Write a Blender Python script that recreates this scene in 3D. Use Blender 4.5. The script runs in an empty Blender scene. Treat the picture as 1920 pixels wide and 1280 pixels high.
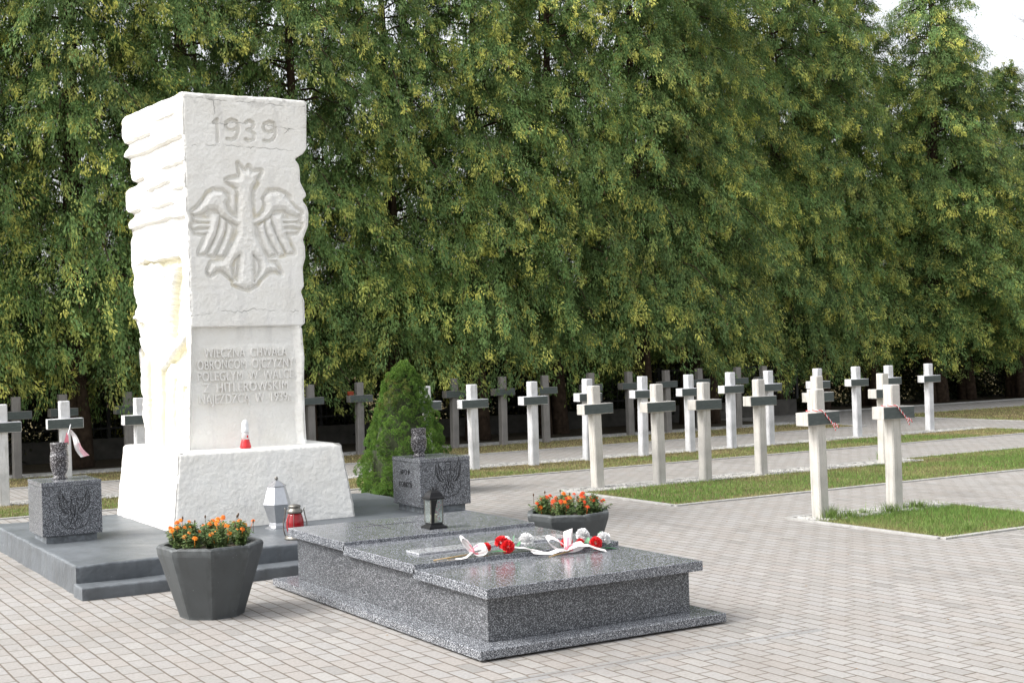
import bpy, bmesh, math, random
import numpy as np
from mathutils import Vector, Matrix
rng = np.random.default_rng(7); random.seed(7)
C = bpy.context.scene.collection
S = bpy.context.scene
# ---------------------------------------------------------------- camera
YAW, PITCH, ROLL, F = math.radians(-30.511), math.radians(0.4448), math.radians(-1.7483), 2576.9
def cam_axes():
    cy, sy = math.cos(YAW), math.sin(YAW)
    w = Vector((-sy*math.cos(PITCH), cy*math.cos(PITCH), math.sin(PITCH)))
    r = Vector((cy, sy, 0)); u = r.cross(w)
    c, s = math.cos(ROLL), math.sin(ROLL)
    return c*r+s*u, -s*r+c*u, w
r_, u_, w_ = cam_axes()
cd = bpy.data.cameras.new("camera"); cam = bpy.data.objects.new("camera", cd); C.objects.link(cam)
M3 = Matrix((r_, u_, -w_)).transposed()
cam.matrix_world = Matrix.Translation((0, 0, 1.65)) @ M3.to_4x4()
cd.sensor_width = 36; cd.lens = 36*F/1920; cd.clip_start = .1; cd.clip_end = 2000
S.camera = cam
# ---------------------------------------------------------------- light
SUN_AZ, SUN_EL = math.radians(-74), math.radians(47)      # azimuth measured from +y towards +x
SKY_K, SUN_K, EXPO = 0.15, 0.68, 1.32
wd = bpy.data.worlds.new("World"); S.world = wd; wd.use_nodes = True
nt = wd.node_tree; bg = nt.nodes['Background']
sk = nt.nodes.new('ShaderNodeTexSky'); sk.sky_type = 'NISHITA'; sk.sun_disc = False
sk.sun_elevation = SUN_EL; sk.sun_rotation = SUN_AZ
sk.air_density = 1.0; sk.dust_density = 5.0; sk.ozone_density = 1.0; sk.altitude = 100
hs = nt.nodes.new('ShaderNodeHueSaturation'); hs.inputs['Saturation'].default_value = 0.18   # thin high cloud veils the sky
nt.links.new(sk.outputs[0], hs.inputs['Color']); nt.links.new(hs.outputs[0], bg.inputs['Color'])
bg.inputs['Strength'].default_value = SKY_K
sd = bpy.data.lights.new("sun", 'SUN'); sd.energy = SUN_K; sd.angle = math.radians(10); sd.color = (1, .955, .88)
so = bpy.data.objects.new("sun", sd); C.objects.link(so)
sv = Vector((math.sin(SUN_AZ)*math.cos(SUN_EL), math.cos(SUN_AZ)*math.cos(SUN_EL), math.sin(SUN_EL)))
so.rotation_euler = sv.to_track_quat('Z', 'Y').to_euler(); so.location = (0, 0, 30)
S.view_settings.view_transform = 'Standard'; S.view_settings.look = 'None'
S.view_settings.exposure = EXPO; S.view_settings.gamma = 1
S.render.engine = 'CYCLES'
# ---------------------------------------------------------------- helpers
def link(name, me, mat=None, parent=None):
    o = bpy.data.objects.new(name, me); C.objects.link(o)
    if mat is not None and me is not None and not me.materials: me.materials.append(mat)
    if parent is not None: o.parent = parent
    return o
def tag(o, label=None, cat=None, group=None, kind=None):
    if label: o['label'] = label
    if cat: o['category'] = cat
    if group: o['group'] = group
    if kind: o['kind'] = kind
    return o
def thing(name, label, cat, loc=(0, 0, 0), group=None, rz=0):
    o = bpy.data.objects.new(name, None); C.objects.link(o); o.empty_display_size = .1
    o.location = loc; o.rotation_euler = (0, 0, rz)
    return tag(o, label, cat, group)
def mesh_np(name, V, Q, smooth=False, cols=None):
    """V (n,3) Q (m,k) k=3/4"""
    V = np.asarray(V, np.float32); Q = np.asarray(Q, np.int32); k = Q.shape[1]
    me = bpy.data.meshes.new(name)
    me.vertices.add(len(V)); me.vertices.foreach_set('co', V.ravel())
    me.loops.add(Q.size); me.loops.foreach_set('vertex_index', Q.ravel())
    me.polygons.add(len(Q)); me.polygons.foreach_set('loop_start', np.arange(0, Q.size, k, dtype=np.int32))
    try: me.polygons.foreach_set('loop_total', np.full(len(Q), k, np.int32))
    except Exception: pass
    me.update(calc_edges=True)
    me.polygons.foreach_set('use_smooth', np.full(len(Q), smooth))
    if cols is not None:
        a = me.color_attributes.new('tint', 'FLOAT_COLOR', 'POINT')
        c = np.ones((len(V), 4), np.float32); c[:, :cols.shape[1]] = cols
        a.data.foreach_set('color', c.ravel())
    me.validate()
    return me
class MB:
    def __init__(s): s.v = []; s.f = []; s.sm = []
    def add(s, vs, fs, smooth=False):
        n = len(s.v); s.v += [tuple(p) for p in vs]; s.f += [tuple(i+n for i in f) for f in fs]; s.sm += [smooth]*len(fs)
    def box(s, x0, x1, y0, y1, z0, z1, b=0.0, M=None):
        if b <= 0:
            vs = [(x, y, z) for z in (z0, z1) for y in (y0, y1) for x in (x0, x1)]
            fs = [(0, 2, 3, 1), (4, 5, 7, 6), (0, 1, 5, 4), (2, 6, 7, 3), (0, 4, 6, 2), (1, 3, 7, 5)]
        else:
            bm = bmesh.new(); bmesh.ops.create_cube(bm, size=1)
            for v in bm.verts: v.co = Vector(((x0+x1)/2+v.co.x*(x1-x0), (y0+y1)/2+v.co.y*(y1-y0), (z0+z1)/2+v.co.z*(z1-z0)))
            bmesh.ops.bevel(bm, geom=bm.edges[:], offset=b, segments=2, affect='EDGES', profile=.5)
            bm.verts.index_update(); vs = [v.co.copy() for v in bm.verts]; fs = [[v.index for v in f.verts] for f in bm.faces]; bm.free()
        if M is not None: vs = [M @ Vector(p) for p in vs]
        s.add(vs, fs)
    def lathe(s, prof, n=24, c=(0, 0, 0), rot=0, smooth=True, cap=True, M=None):
        vs = []; fs = []
        for (r, z) in prof:
            for i in range(n):
                a = rot+2*math.pi*i/n; vs.append(Vector((c[0]+r*math.cos(a), c[1]+r*math.sin(a), c[2]+z)))
        for j in range(len(prof)-1):
            for i in range(n):
                k = (i+1) % n; fs.append((j*n+i, j*n+k, (j+1)*n+k, (j+1)*n+i))
        if cap:
            fs.append(tuple(range(n-1, -1, -1))); fs.append(tuple((len(prof)-1)*n+i for i in range(n)))
        if M is not None: vs = [M @ p for p in vs]
        s.add(vs, fs, smooth)
    def tube(s, pts, rad, n=6, cap=True, smooth=True):
        pts = [Vector(p) for p in pts]; m = len(pts)
        rad = rad if hasattr(rad, '__len__') else [rad]*m
        vs = []; fs = []; ref = Vector((0.31, 0.57, 0.76))
        for j in range(m):
            t = (pts[min(j+1, m-1)]-pts[max(j-1, 0)]).normalized()
            a = t.cross(ref)
            if a.length < 1e-3: a = t.cross(Vector((1, 0, 0)))
            a.normalize(); b = t.cross(a)
            for i in range(n):
                q = 2*math.pi*i/n; vs.append(pts[j]+rad[j]*(math.cos(q)*a+math.sin(q)*b))
        for j in range(m-1):
            for i in range(n):
                k = (i+1) % n; fs.append((j*n+i, j*n+k, (j+1)*n+k, (j+1)*n+i))
        if cap: fs.append(tuple(range(n-1, -1, -1))); fs.append(tuple((m-1)*n+i for i in range(n)))
        s.add(vs, fs, smooth)
    def strip(s, pts, wv, th=0.0012):
        """ribbon: centre line pts, width vectors wv (one or per point), real thickness"""
        m = len(pts); pts = [Vector(p) for p in pts]; wv = [Vector(w) for w in wv] if hasattr(wv[0], '__len__') else [Vector(wv)]*m
        vs = []
        for j in range(m):
            t = (pts[min(j+1, m-1)]-pts[max(j-1, 0)]).normalized(); n = t.cross(wv[j].normalized()) * th*.5
            vs += [pts[j]-wv[j]/2+n, pts[j]+wv[j]/2+n, pts[j]+wv[j]/2-n, pts[j]-wv[j]/2-n]
        fs = []
        for j in range(m-1):
            for i in range(4):
                k = (i+1) % 4; fs.append((j*4+i, j*4+k, j*4+4+k, j*4+4+i))
        fs += [(3, 2, 1, 0), tuple(4*(m-1)+i for i in range(4))]
        s.add(vs, fs, False)
    def build(s, name, mat, parent=None):
        me = bpy.data.meshes.new(name); me.from_pydata(s.v, [], s.f); me.update()
        me.polygons.foreach_set('use_smooth', s.sm)
        return link(name, me, mat, parent)
# ---------------------------------------------------------------- materials
def newmat(name):
    m = bpy.data.materials.new(name); m.use_nodes = True; return m, m.node_tree, m.node_tree.nodes['Principled BSDF']
def N(nt, t, **k):
    n = nt.nodes.new(t)
    for a, b in k.items():
        if a.startswith('i_'):
            key = a[2:]; key = int(key) if key.isdigit() else key.replace('_', ' ')
            n.inputs[key].default_value = b
        else: setattr(n, a, b)
    return n
def L(nt, a, b): nt.links.new(a, b)
def ramp(nt, src, stops, interp='LINEAR'):
    r = nt.nodes.new('ShaderNodeValToRGB'); r.color_ramp.interpolation = interp
    e = r.color_ramp.elements
    while len(e) < len(stops): e.new(.5)
    for i, (p, c) in enumerate(stops): e[i].position = p; e[i].color = (c[0], c[1], c[2], 1) if hasattr(c, '__len__') else (c, c, c, 1)
    nt.links.new(src, r.inputs[0]); return r
def mix(nt, fac, a, b, mode='MIX'):
    m = nt.nodes.new('ShaderNodeMix'); m.data_type = 'RGBA'; m.blend_type = mode
    for i, v in ((0, fac), (6, a), (7, b)):
        if hasattr(v, 'is_linked') or hasattr(v, 'links'): nt.links.new(v, m.inputs[i])
        else: m.inputs[i].default_value = v if i == 0 or len(v) == 4 else (*v, 1)
    return m.outputs[2]
def coords(nt, kind='Object', scale=None):
    t = nt.nodes.new('ShaderNodeTexCoord'); o = t.outputs[kind]
    if scale:
        mp = nt.nodes.new('ShaderNodeMapping'); mp.inputs['Scale'].default_value = scale; nt.links.new(o, mp.inputs[0]); o = mp.outputs[0]
    return o
def bump(nt, bs, h, strength=.5, dist=.01, prev=None):
    b = nt.nodes.new('ShaderNodeBump'); b.inputs['Strength'].default_value = strength; b.inputs['Distance'].default_value = dist
    nt.links.new(h, b.inputs['Height'])
    if prev is not None: nt.links.new(prev, b.inputs['Normal'])
    nt.links.new(b.outputs[0], bs.inputs['Normal']); return b.outputs[0]
def simple(name, col, rough=.6, metal=0, nscale=30, var=.15, bumpk=.15, bd=.002, spec=.5, trans=0):
    m, t, b = newmat(name); co = coords(t)
    n = N(t, 'ShaderNodeTexNoise', i_Scale=nscale, i_Detail=5.0); L(t, co, n.inputs['Vector'])
    lo = tuple(c*(1-var) for c in col); hi = tuple(min(1, c*(1+var)) for c in col)
    r = ramp(t, n.outputs[0], [(.3, lo), (.7, hi)]); L(t, r.outputs[0], b.inputs['Base Color'])
    b.inputs['Roughness'].default_value = rough; b.inputs['Metallic'].default_value = metal
    b.inputs['Specular IOR Level'].default_value = spec
    if trans: b.inputs['Transmission Weight'].default_value = trans
    if bumpk: bump(t, b, n.outputs[0], bumpk, bd)
    return m
def granite_mat(name, dark, mid, light, scale=150, rough_top=.12):
    m, t, b = newmat(name); co = coords(t)
    mp = N(t, 'ShaderNodeMapping'); mp.inputs['Rotation'].default_value = (.6, .4, .8); mp.inputs['Scale'].default_value = (1, .55, 1); L(t, co, mp.inputs[0])
    v = N(t, 'ShaderNodeTexVoronoi', i_Scale=scale); L(t, mp.outputs[0], v.inputs['Vector'])
    sep = N(t, 'ShaderNodeSeparateColor'); L(t, v.outputs['Color'], sep.inputs[0])
    r = ramp(t, sep.outputs[0], [(0, dark), (.36, dark), (.44, mid), (.76, mid), (.86, light), (1, tuple(min(1, c*1.35) for c in light))])
    n = N(t, 'ShaderNodeTexNoise', i_Scale=9.0, i_Detail=6.0); L(t, co, n.inputs['Vector'])
    n2 = N(t, 'ShaderNodeTexNoise', i_Scale=380.0, i_Detail=2.0); L(t, co, n2.inputs['Vector'])
    r1 = ramp(t, n.outputs[0], [(.3, .92), (.7, 1.05)]); r2 = ramp(t, n2.outputs[0], [(.35, .7), (.65, 1.25)])
    c = mix(t, 1.0, r.outputs[0], r1.outputs[0], 'MULTIPLY'); c = mix(t, 1.0, c, r2.outputs[0], 'MULTIPLY')
    L(t, c, b.inputs['Base Color'])
    rr = ramp(t, n.outputs[0], [(.3, rough_top), (.75, rough_top+.05)]); L(t, rr.outputs[0], b.inputs['Roughness'])
    return m
M = {}
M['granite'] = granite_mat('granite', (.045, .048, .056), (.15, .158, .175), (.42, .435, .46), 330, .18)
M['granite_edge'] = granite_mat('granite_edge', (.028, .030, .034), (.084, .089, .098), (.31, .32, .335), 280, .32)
M['granite_block'] = granite_mat('granite_block', (.028, .030, .036), (.115, .122, .135), (.34, .355, .38), 260, .28)
M['name_plate'] = granite_mat('reflection_pale_granite', (.20, .205, .22), (.42, .43, .45), (.62, .63, .65), 330, .12)  # whitish reflection on the plate painted in as a paler granite colour
M['granite_vase'] = granite_mat('granite_vase', (.025, .022, .024), (.055, .052, .056), (.30, .29, .30), 200, .2)
# white painted monument
def plaster():
    m, t, b = newmat('white_painted_stone'); co = coords(t)
    n1 = N(t, 'ShaderNodeTexNoise', i_Scale=3.0, i_Detail=8.0, i_Roughness=.6); L(t, co, n1.inputs[0])
    n2 = N(t, 'ShaderNodeTexNoise', i_Scale=45.0, i_Detail=9.0, i_Roughness=.65); L(t, co, n2.inputs[0])
    n3 = N(t, 'ShaderNodeTexVoronoi', i_Scale=28.0); n3.feature = 'SMOOTH_F1'; L(t, co, n3.inputs[0])
    base = ramp(t, n1.outputs[0], [(.3, (.81, .79, .735)), (.55, (.85, .84, .80)), (.8, (.87, .865, .84))])
    at = N(t, 'ShaderNodeAttribute', attribute_name='tint')
    c = mix(t, 1.0, base.outputs[0], at.outputs['Color'], 'MULTIPLY')
    st = N(t, 'ShaderNodeTexNoise', i_Scale=2.2, i_Detail=7.0); mp = N(t, 'ShaderNodeMapping'); mp.inputs['Scale'].default_value = (4, 4, .7); L(t, co, mp.inputs[0]); L(t, mp.outputs[0], st.inputs[0])
    rs = ramp(t, st.outputs[0], [(.30, (.86, .86, .87)), (.42, (1, 1, 1)), (1, (1, 1, 1))])
    c = mix(t, .8, c, rs.outputs[0], 'MULTIPLY')
    L(t, c, b.inputs['Base Color']); b.inputs['Roughness'].default_value = .62; b.inputs['Specular IOR Level'].default_value = .3
    p = bump(t, b, n2.outputs[0], .75, .012); bump(t, b, n3.outputs[0], .25, .01, p)
    return m
M['white'] = plaster()
M['white_letters'] = simple('white_painted_letters', (.83, .815, .78), .6, 0, 40, .02, .1)
def greypaint(name, col, rough, k=.6, vs=1.0):
    m, t, b = newmat(name); co = coords(t)
    n1 = N(t, 'ShaderNodeTexNoise', i_Scale=2.5*vs, i_Detail=9.0, i_Roughness=.62); L(t, co, n1.inputs[0])
    n2 = N(t, 'ShaderNodeTexNoise', i_Scale=38.0*vs, i_Detail=6.0); L(t, co, n2.inputs[0])
    r = ramp(t, n1.outputs[0], [(.3, tuple(c*.78 for c in col)), (.55, col), (.78, tuple(c*1.3 for c in col))]); 
    n4 = N(t, 'ShaderNodeTexVoronoi', i_Scale=14.0*vs); L(t, co, n4.inputs[0])
    sp = ramp(t, n4.outputs['Distance'], [(0, 1.0), (.035, 1.0), (.06, 0.0), (1, 0.0)])
    c = mix(t, sp.outputs[0], r.outputs[0], tuple(min(1, x*2.6) for x in col))
    ge = N(t, 'ShaderNodeNewGeometry'); pe = ramp(t, ge.outputs['Pointiness'], [(.51, 0.0), (.58, .45)]); wn = N(t, 'ShaderNodeTexNoise', i_Scale=22.0, i_Detail=5.0); L(t, co, wn.inputs[0])
    wr = ramp(t, wn.outputs[0], [(.42, 0.0), (.62, 1.0)]); wm = N(t, 'ShaderNodeMath', operation='MULTIPLY'); L(t, pe.outputs[0], wm.inputs[0]); L(t, wr.outputs[0], wm.inputs[1])
    c = mix(t, wm.outputs[0], c, tuple(min(1, x*2.9+.02) for x in col))
    sv_ = N(t, 'ShaderNodeTexNoise', i_Scale=3.0, i_Detail=7.0); m2 = N(t, 'ShaderNodeMapping'); m2.inputs['Scale'].default_value = (5, 5, .6); L(t, co, m2.inputs[0]); L(t, m2.outputs[0], sv_.inputs[0])
    c = mix(t, 1.0, c, ramp(t, sv_.outputs[0], [(.33, (.88, .87, .85)), (.48, (1, 1, 1)), (.70, (1.0, 1.0, 1.0)), (.82, (1.15, 1.14, 1.10))]).outputs[0], 'MULTIPLY')
    L(t, c, b.inputs['Base Color'])
    rr = ramp(t, n1.outputs[0], [(.3, rough), (.7, min(1, rough+.22))]); L(t, rr.outputs[0], b.inputs['Roughness'])
    p = bump(t, b, n2.outputs[0], k, .006); bump(t, b, n1.outputs[0], k, .007, p)
    return m
M['platform'] = greypaint('grey_floor_paint', (.110, .122, .134), .38, .38)
M['planter'] = greypaint('planter_paint', (.062, .068, .070), .5, .16, 1.3)
def crossmat(name, a, bcol):
    m, t, b = newmat(name); co = coords(t)
    n = N(t, 'ShaderNodeTexNoise', i_Scale=4.0, i_Detail=8.0, i_Roughness=.6); mp = N(t, 'ShaderNodeMapping'); mp.inputs['Scale'].default_value = (3, 3, .9); L(t, co, mp.inputs[0]); L(t, mp.outputs[0], n.inputs[0])
    oi = N(t, 'ShaderNodeObjectInfo'); L(t, coords(t), n.inputs[0])
    n2 = N(t, 'ShaderNodeTexNoise', i_Scale=160.0, i_Detail=3.0); L(t, co, n2.inputs[0])
    r = ramp(t, n.outputs[0], [(.32, bcol), (.6, a)])
    r2 = ramp(t, n2.outputs[0], [(.35, .86), (.6, 1.05)])
    c = mix(t, 1.0, r.outputs[0], r2.outputs[0], 'MULTIPLY')
    rv = ramp(t, oi.outputs['Random'], [(0, (.93, .93, .93)), (1, (1.04, 1.03, 1.0))]); c = mix(t, 1.0, c, rv.outputs[0], 'MULTIPLY')
    dv = N(t, 'ShaderNodeTexNoise', i_Scale=5.0, i_Detail=6.0); m3 = N(t, 'ShaderNodeMapping'); m3.inputs['Scale'].default_value = (7, 7, .5); L(t, co, m3.inputs[0]); ad = N(t, 'ShaderNodeVectorMath', operation='ADD'); L(t, m3.outputs[0], ad.inputs[0]); L(t, oi.outputs['Random'], ad.inputs[1]); L(t, ad.outputs[0], dv.inputs[0])
    c = mix(t, 1.0, c, ramp(t, dv.outputs[0], [(.30, (.74, .73, .70)), (.46, (1, 1, 1)), (1, (1, 1, 1))]).outputs[0], 'MULTIPLY')
    L(t, c, b.inputs['Base Color']); b.inputs['Roughness'].default_value = .6; p = bump(t, b, n2.outputs[0], .3, .003); bump(t, b, n.outputs[0], .35, .012, p)
    return m
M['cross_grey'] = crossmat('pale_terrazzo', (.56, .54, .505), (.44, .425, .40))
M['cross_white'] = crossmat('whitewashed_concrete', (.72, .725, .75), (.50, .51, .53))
M['cross_shaded'] = crossmat('shade_darkened_terrazzo', (.22, .21, .20), (.17, .162, .155))  # terrazzo colour darkened to stand in for the shade under the trees
def plaquemat():
    m, t, b = newmat('dark_plaque'); co = coords(t, 'Object', (1, 1, 14))
    n = N(t, 'ShaderNodeTexNoise', i_Scale=14.0, i_Detail=7.0); L(t, co, n.inputs[0])
    r = ramp(t, n.outputs[0], [(.35, (.045, .060, .058)), (.55, (.062, .078, .075)), (.75, (.12, .138, .132))]); L(t, r.outputs[0], b.inputs['Base Color'])
    b.inputs['Roughness'].default_value = .5; bump(t, b, n.outputs[0], .3, .002); return m
M['plaque'] = plaquemat()
# paving
def paving(name, rot90=True, tone=(.300, .289, .274)):
    m, t, b = newmat(name); tc = N(t, 'ShaderNodeTexCoord')
    mp = N(t, 'ShaderNodeMapping'); L(t, tc.outputs['Object'], mp.inputs[0])
    if rot90: mp.inputs['Rotation'].default_value = (0, 0, math.pi/2)
    wob = N(t, 'ShaderNodeTexNoise', i_Scale=2.2, i_Detail=3.0); L(t, mp.outputs[0], wob.inputs[0])
    sc = N(t, 'ShaderNodeVectorMath', operation='MULTIPLY_ADD'); L(t, wob.outputs['Color'], sc.inputs[0]); sc.inputs[1].default_value = (.018, .018, 0); L(t, mp.outputs[0], sc.inputs[2])
    br = N(t, 'ShaderNodeTexBrick'); L(t, sc.outputs[0], br.inputs['Vector'])
    br.offset = .5; br.squash = 1
    for k, v in (('Scale', 1.0), ('Mortar Size', .0058), ('Mortar Smooth', .12), ('Bias', 0.0), ('Brick Width', .205), ('Row Height', .1)): br.inputs[k].default_value = v
    br.inputs['Color1'].default_value = (0, 0, 0, 1); br.inputs['Color2'].default_value = (1, 1, 1, 1); br.inputs['Mortar'].default_value = (.5, .5, .5, 1)
    a = tone
    tone_r = ramp(t, br.outputs['Color'], [(0, tuple(c*.80 for c in a)), (.08, tuple(c*.95 for c in a)), (.4, (a[0]*1.0, a[1]*.97, a[2]*.955)), (.7, (a[0]*1.0, a[1]*1.01, a[2]*1.03)), (1, tuple(c*1.08 for c in a))])
    n1 = N(t, 'ShaderNodeTexNoise', i_Scale=55.0, i_Detail=7.0); L(t, tc.outputs['Object'], n1.inputs[0])
    n2 = N(t, 'ShaderNodeTexNoise', i_Scale=.55, i_Detail=6.0, i_Roughness=.6); L(t, tc.outputs['Object'], n2.inputs[0])
    n3 = N(t, 'ShaderNodeTexNoise', i_Scale=5.0, i_Detail=6.0, i_Roughness=.7); L(t, tc.outputs['Object'], n3.inputs[0])
    c = mix(t, 1.0, tone_r.outputs[0], ramp(t, n1.outputs[0], [(.3, .86), (.7, 1.10)]).outputs[0], 'MULTIPLY')
    c = mix(t, 1.0, c, ramp(t, n2.outputs[0], [(.30, (.80, .79, .775)), (.46, (.97, .97, .965)), (.6, (1, 1, 1)), (.8, (1.06, 1.06, 1.06))]).outputs[0], 'MULTIPLY')
    c = mix(t, 1.0, c, ramp(t, n3.outputs[0], [(.28, (.80, .77, .71)), (.42, (1, 1, 1)), (1, (1, 1, 1))]).outputs[0], 'MULTIPLY')
    mort = ramp(t, n3.outputs[0], [(.35, (.115, .096, .078)), (.6, (.155, .132, .112)), (.8, (.20, .16, .105))])
    c = mix(t, br.outputs['Fac'], c, mort.outputs[0])
    L(t, c, b.inputs['Base Color']); b.inputs['Roughness'].default_value = .82; b.inputs['Specular IOR Level'].default_value = .25
    inv = N(t, 'ShaderNodeMath', operation='SUBTRACT'); inv.inputs[0].default_value = 1; L(t, br.outputs['Fac'], inv.inputs[1])
    p = bump(t, b, inv.outputs[0], .8, .006); p = bump(t, b, n1.outputs[0], .3, .003, p); bump(t, b, br.outputs['Color'], .25, .004, p)
    return m
M['paving'] = paving('concrete_pavers'); M['paving_band'] = paving('concrete_pavers_course', False, (.27, .268, .262))
def groundmat(name, stops, scale=3.0, bk=.6, extra=None):
    m, t, b = newmat(name); co = coords(t)
    n = N(t, 'ShaderNodeTexNoise', i_Scale=scale, i_Detail=9.0, i_Roughness=.65); L(t, co, n.inputs[0])
    n2 = N(t, 'ShaderNodeTexNoise', i_Scale=60.0, i_Detail=6.0); L(t, co, n2.inputs[0])
    r = ramp(t, n.outputs[0], stops); c = mix(t, 1.0, r.outputs[0], ramp(t, n2.outputs[0], [(.3, .65), (.7, 1.3)]).outputs[0], 'MULTIPLY')
    L(t, c, b.inputs['Base Color']); b.inputs['Roughness'].default_value = .95; b.inputs['Specular IOR Level'].default_value = .1
    bump(t, b, n2.outputs[0], bk, .02); return m
M['soil'] = groundmat('dark_soil', [(.3, (.05, .04, .03)), (.6, (.09, .075, .055)), (.8, (.13, .11, .075))])
M['field'] = groundmat('dry_field', [(.3, (.10, .085, .04)), (.6, (.15, .12, .055)), (.8, (.08, .09, .035))], .3)
M['turf'] = groundmat('turf_soil', [(.3, (.10, .085, .04)), (.6, (.16, .13, .07)), (.8, (.12, .13, .05))], 4.0)
M['kerb'] = simple('kerb_concrete', (.34, .335, .32), .8, 0, 12, .18, .3, .003, .25)
def leafmat(name, colA, colB, colC, trans=.35, rough=.55):
    """tint.r mixes A (deep green) to B (yellow tip), tint.g: brightness variation, tint.b to C"""
    m, t, b = newmat(name)
    at = N(t, 'ShaderNodeAttribute', attribute_name='tint'); sp = N(t, 'ShaderNodeSeparateColor'); L(t, at.outputs['Color'], sp.inputs[0])
    c = mix(t, sp.outputs[0], colA, colB); c = mix(t, sp.outputs[2], c, colC)
    sc = ramp(t, sp.outputs[1], [(0, .50), (1, 1.50)]); c = mix(t, 1.0, c, sc.outputs[0], 'MULTIPLY')
    L(t, c, b.inputs['Base Color']); b.inputs['Roughness'].default_value = rough; b.inputs['Specular IOR Level'].default_value = .25
    tr = N(t, 'ShaderNodeBsdfTranslucent'); L(t, c, tr.inputs[0]); ms = N(t, 'ShaderNodeMixShader', i_0=trans)
    L(t, b.outputs[0], ms.inputs[1]); L(t, tr.outputs[0], ms.inputs[2]); L(t, ms.outputs[0], t.nodes['Material Output'].inputs[0])
    return m
M['conifer'] = leafmat('conifer_foliage', (.118, .222, .074), (.60, .60, .14), (.18, .12, .06), .30)
M['spruce'] = leafmat('spruce_foliage', (.070, .160, .028), (.19, .30, .055), (.17, .12, .05))
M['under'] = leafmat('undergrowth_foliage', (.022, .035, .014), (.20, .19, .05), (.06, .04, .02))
M['grass'] = leafmat('grass_blades', (.145, .250, .055), (.38, .31, .16), (.24, .16, .09), .3)
M['marigold_leaf'] = leafmat('marigold_foliage', (.115, .20, .075), (.26, .30, .11), (.12, .05, .04))
M['bark'] = simple('conifer_bark', (.065, .045, .032), .9, 0, 14, .4, .8, .02, .15)
M['orange'] = simple('orange_petals', (.80, .19, .008), .6, 0, 60, .28, 0)
M['gold'] = simple('golden_petals', (.82, .25, .010), .6, 0, 60, .25, 0)
M['orange_red'] = simple('orange_red_petals', (.66, .075, .008), .6, 0, 60, .25, 0)
M['dry_head'] = simple('dry_flower_heads', (.10, .06, .035), .8, 0, 60, .3, 0)
M['black_metal'] = simple('black_enamel', (.010, .010, .011), .35, 0, 30, .3, .05, .002, .25)
M['silver'] = simple('brushed_silver', (.50, .51, .53), .30, .95, 40, .06, .04)
M['dark_silver'] = simple('tarnished_tin', (.20, .19, .17), .4, .8, 40, .3, .1)
def glass(name, col, rough=.05, alpha=.35):
    m, t, b = newmat(name); b.inputs['Base Color'].default_value = (*col, 1); b.inputs['Roughness'].default_value = rough
    tr = N(t, 'ShaderNodeBsdfTransparent'); tr.inputs[0].default_value = (*[min(1, c*.5+.5) for c in col], 1)
    ms = N(t, 'ShaderNodeMixShader', i_0=alpha); L(t, tr.outputs[0], ms.inputs[1]); L(t, b.outputs[0], ms.inputs[2]); L(t, ms.outputs[0], t.nodes['Material Output'].inputs[0]); return m
M['clear_glass'] = glass('clear_glass', (.75, .80, .78), .04, .09)
M['red_glass'] = glass('red_glass', (.30, .008, .014), .08, .85)
M['red_plastic'] = simple('red_plastic', (.70, .03, .035), .3, 0, 20, .08, 0)
M['white_plastic'] = simple('white_plastic', (.78, .79, .80), .35, 0, 20, .04, 0)
M['clear_plastic'] = glass('clear_plastic', (.85, .80, .80), .15, .6)
M['red_petal'] = simple('red_carnation_petals', (.72, .028, .035), .55, 0, 80, .3, 0)
M['white_petal'] = simple('white_carnation_petals', (.80, .80, .80), .6, 0, 80, .06, 0)
M['green_leaf'] = simple('artificial_green_leaf', (.05, .20, .08), .45, 0, 30, .4, 0)
M['stem'] = simple('green_stem', (.10, .15, .06), .5, 0, 30, .3, 0)
M['straw'] = simple('straw_stem', (.45, .30, .12), .5, 0, 30, .2, 0)
M['ribbon_white'] = simple('white_satin', (.82, .78, .77), .35, 0, 30, .04, 0)
M['ribbon_pink'] = simple('faded_pink_satin', (.80, .24, .30), .35, 0, 30, .12, 0)
M['cord'] = None
M['engrave'] = simple('engraved_black', (.012, .012, .014), .6, 0, 40, .3, 0)
M['pebble'] = simple('white_gravel_stones', (.40, .39, .37), .8, 0, 9, .40, .2)
M['rust'] = simple('iron_fence', (.02, .02, .02), .7, 0, 20, .3, .1)
M['plinth_conc'] = simple('dark_concrete', (.07, .065, .058), .9, 0, 6, .3, .4)
M['twig'] = simple('grey_twigs', (.16, .14, .13), .8, 0, 20, .3, 0)
# ---------------------------------------------------------------- noise
def _h(ix, iy, seed):
    n = (ix.astype(np.int64)*374761393 + iy.astype(np.int64)*668265263 + seed*974634777) & 0xffffffff
    n = ((n ^ (n >> 13))*1274126177) & 0xffffffff
    return ((n ^ (n >> 16)) & 0xffff)/65535.0
def vn(x, y, f, seed=0):
    x = np.asarray(x, float)*f; y = np.asarray(y, float)*f
    ix = np.floor(x); iy = np.floor(y); a = x-ix; b = y-iy; a = a*a*(3-2*a); b = b*b*(3-2*b)
    return (_h(ix, iy, seed)*(1-a)*(1-b)+_h(ix+1, iy, seed)*a*(1-b)+_h(ix, iy+1, seed)*(1-a)*b+_h(ix+1, iy+1, seed)*a*b)*2-1
def fbm(x, y, f, o=4, seed=0):
    s = 0; a = 1; t = 0
    for i in range(o): s = s+a*vn(x, y, f*2**i, seed+i*17); t += a; a *= .5
    return s/t
def inpoly(X, Y, P):
    P = np.array(P); r = np.zeros(X.shape, bool); j = len(P)-1
    for i in range(len(P)):
        xi, yi = P[i]; xj, yj = P[j]
        c = ((yi > Y) != (yj > Y)) & (X < (xj-xi)*(Y-yi)/((yj-yi) if yj != yi else 1e-9)+xi); r ^= c; j = i
    return r
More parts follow.
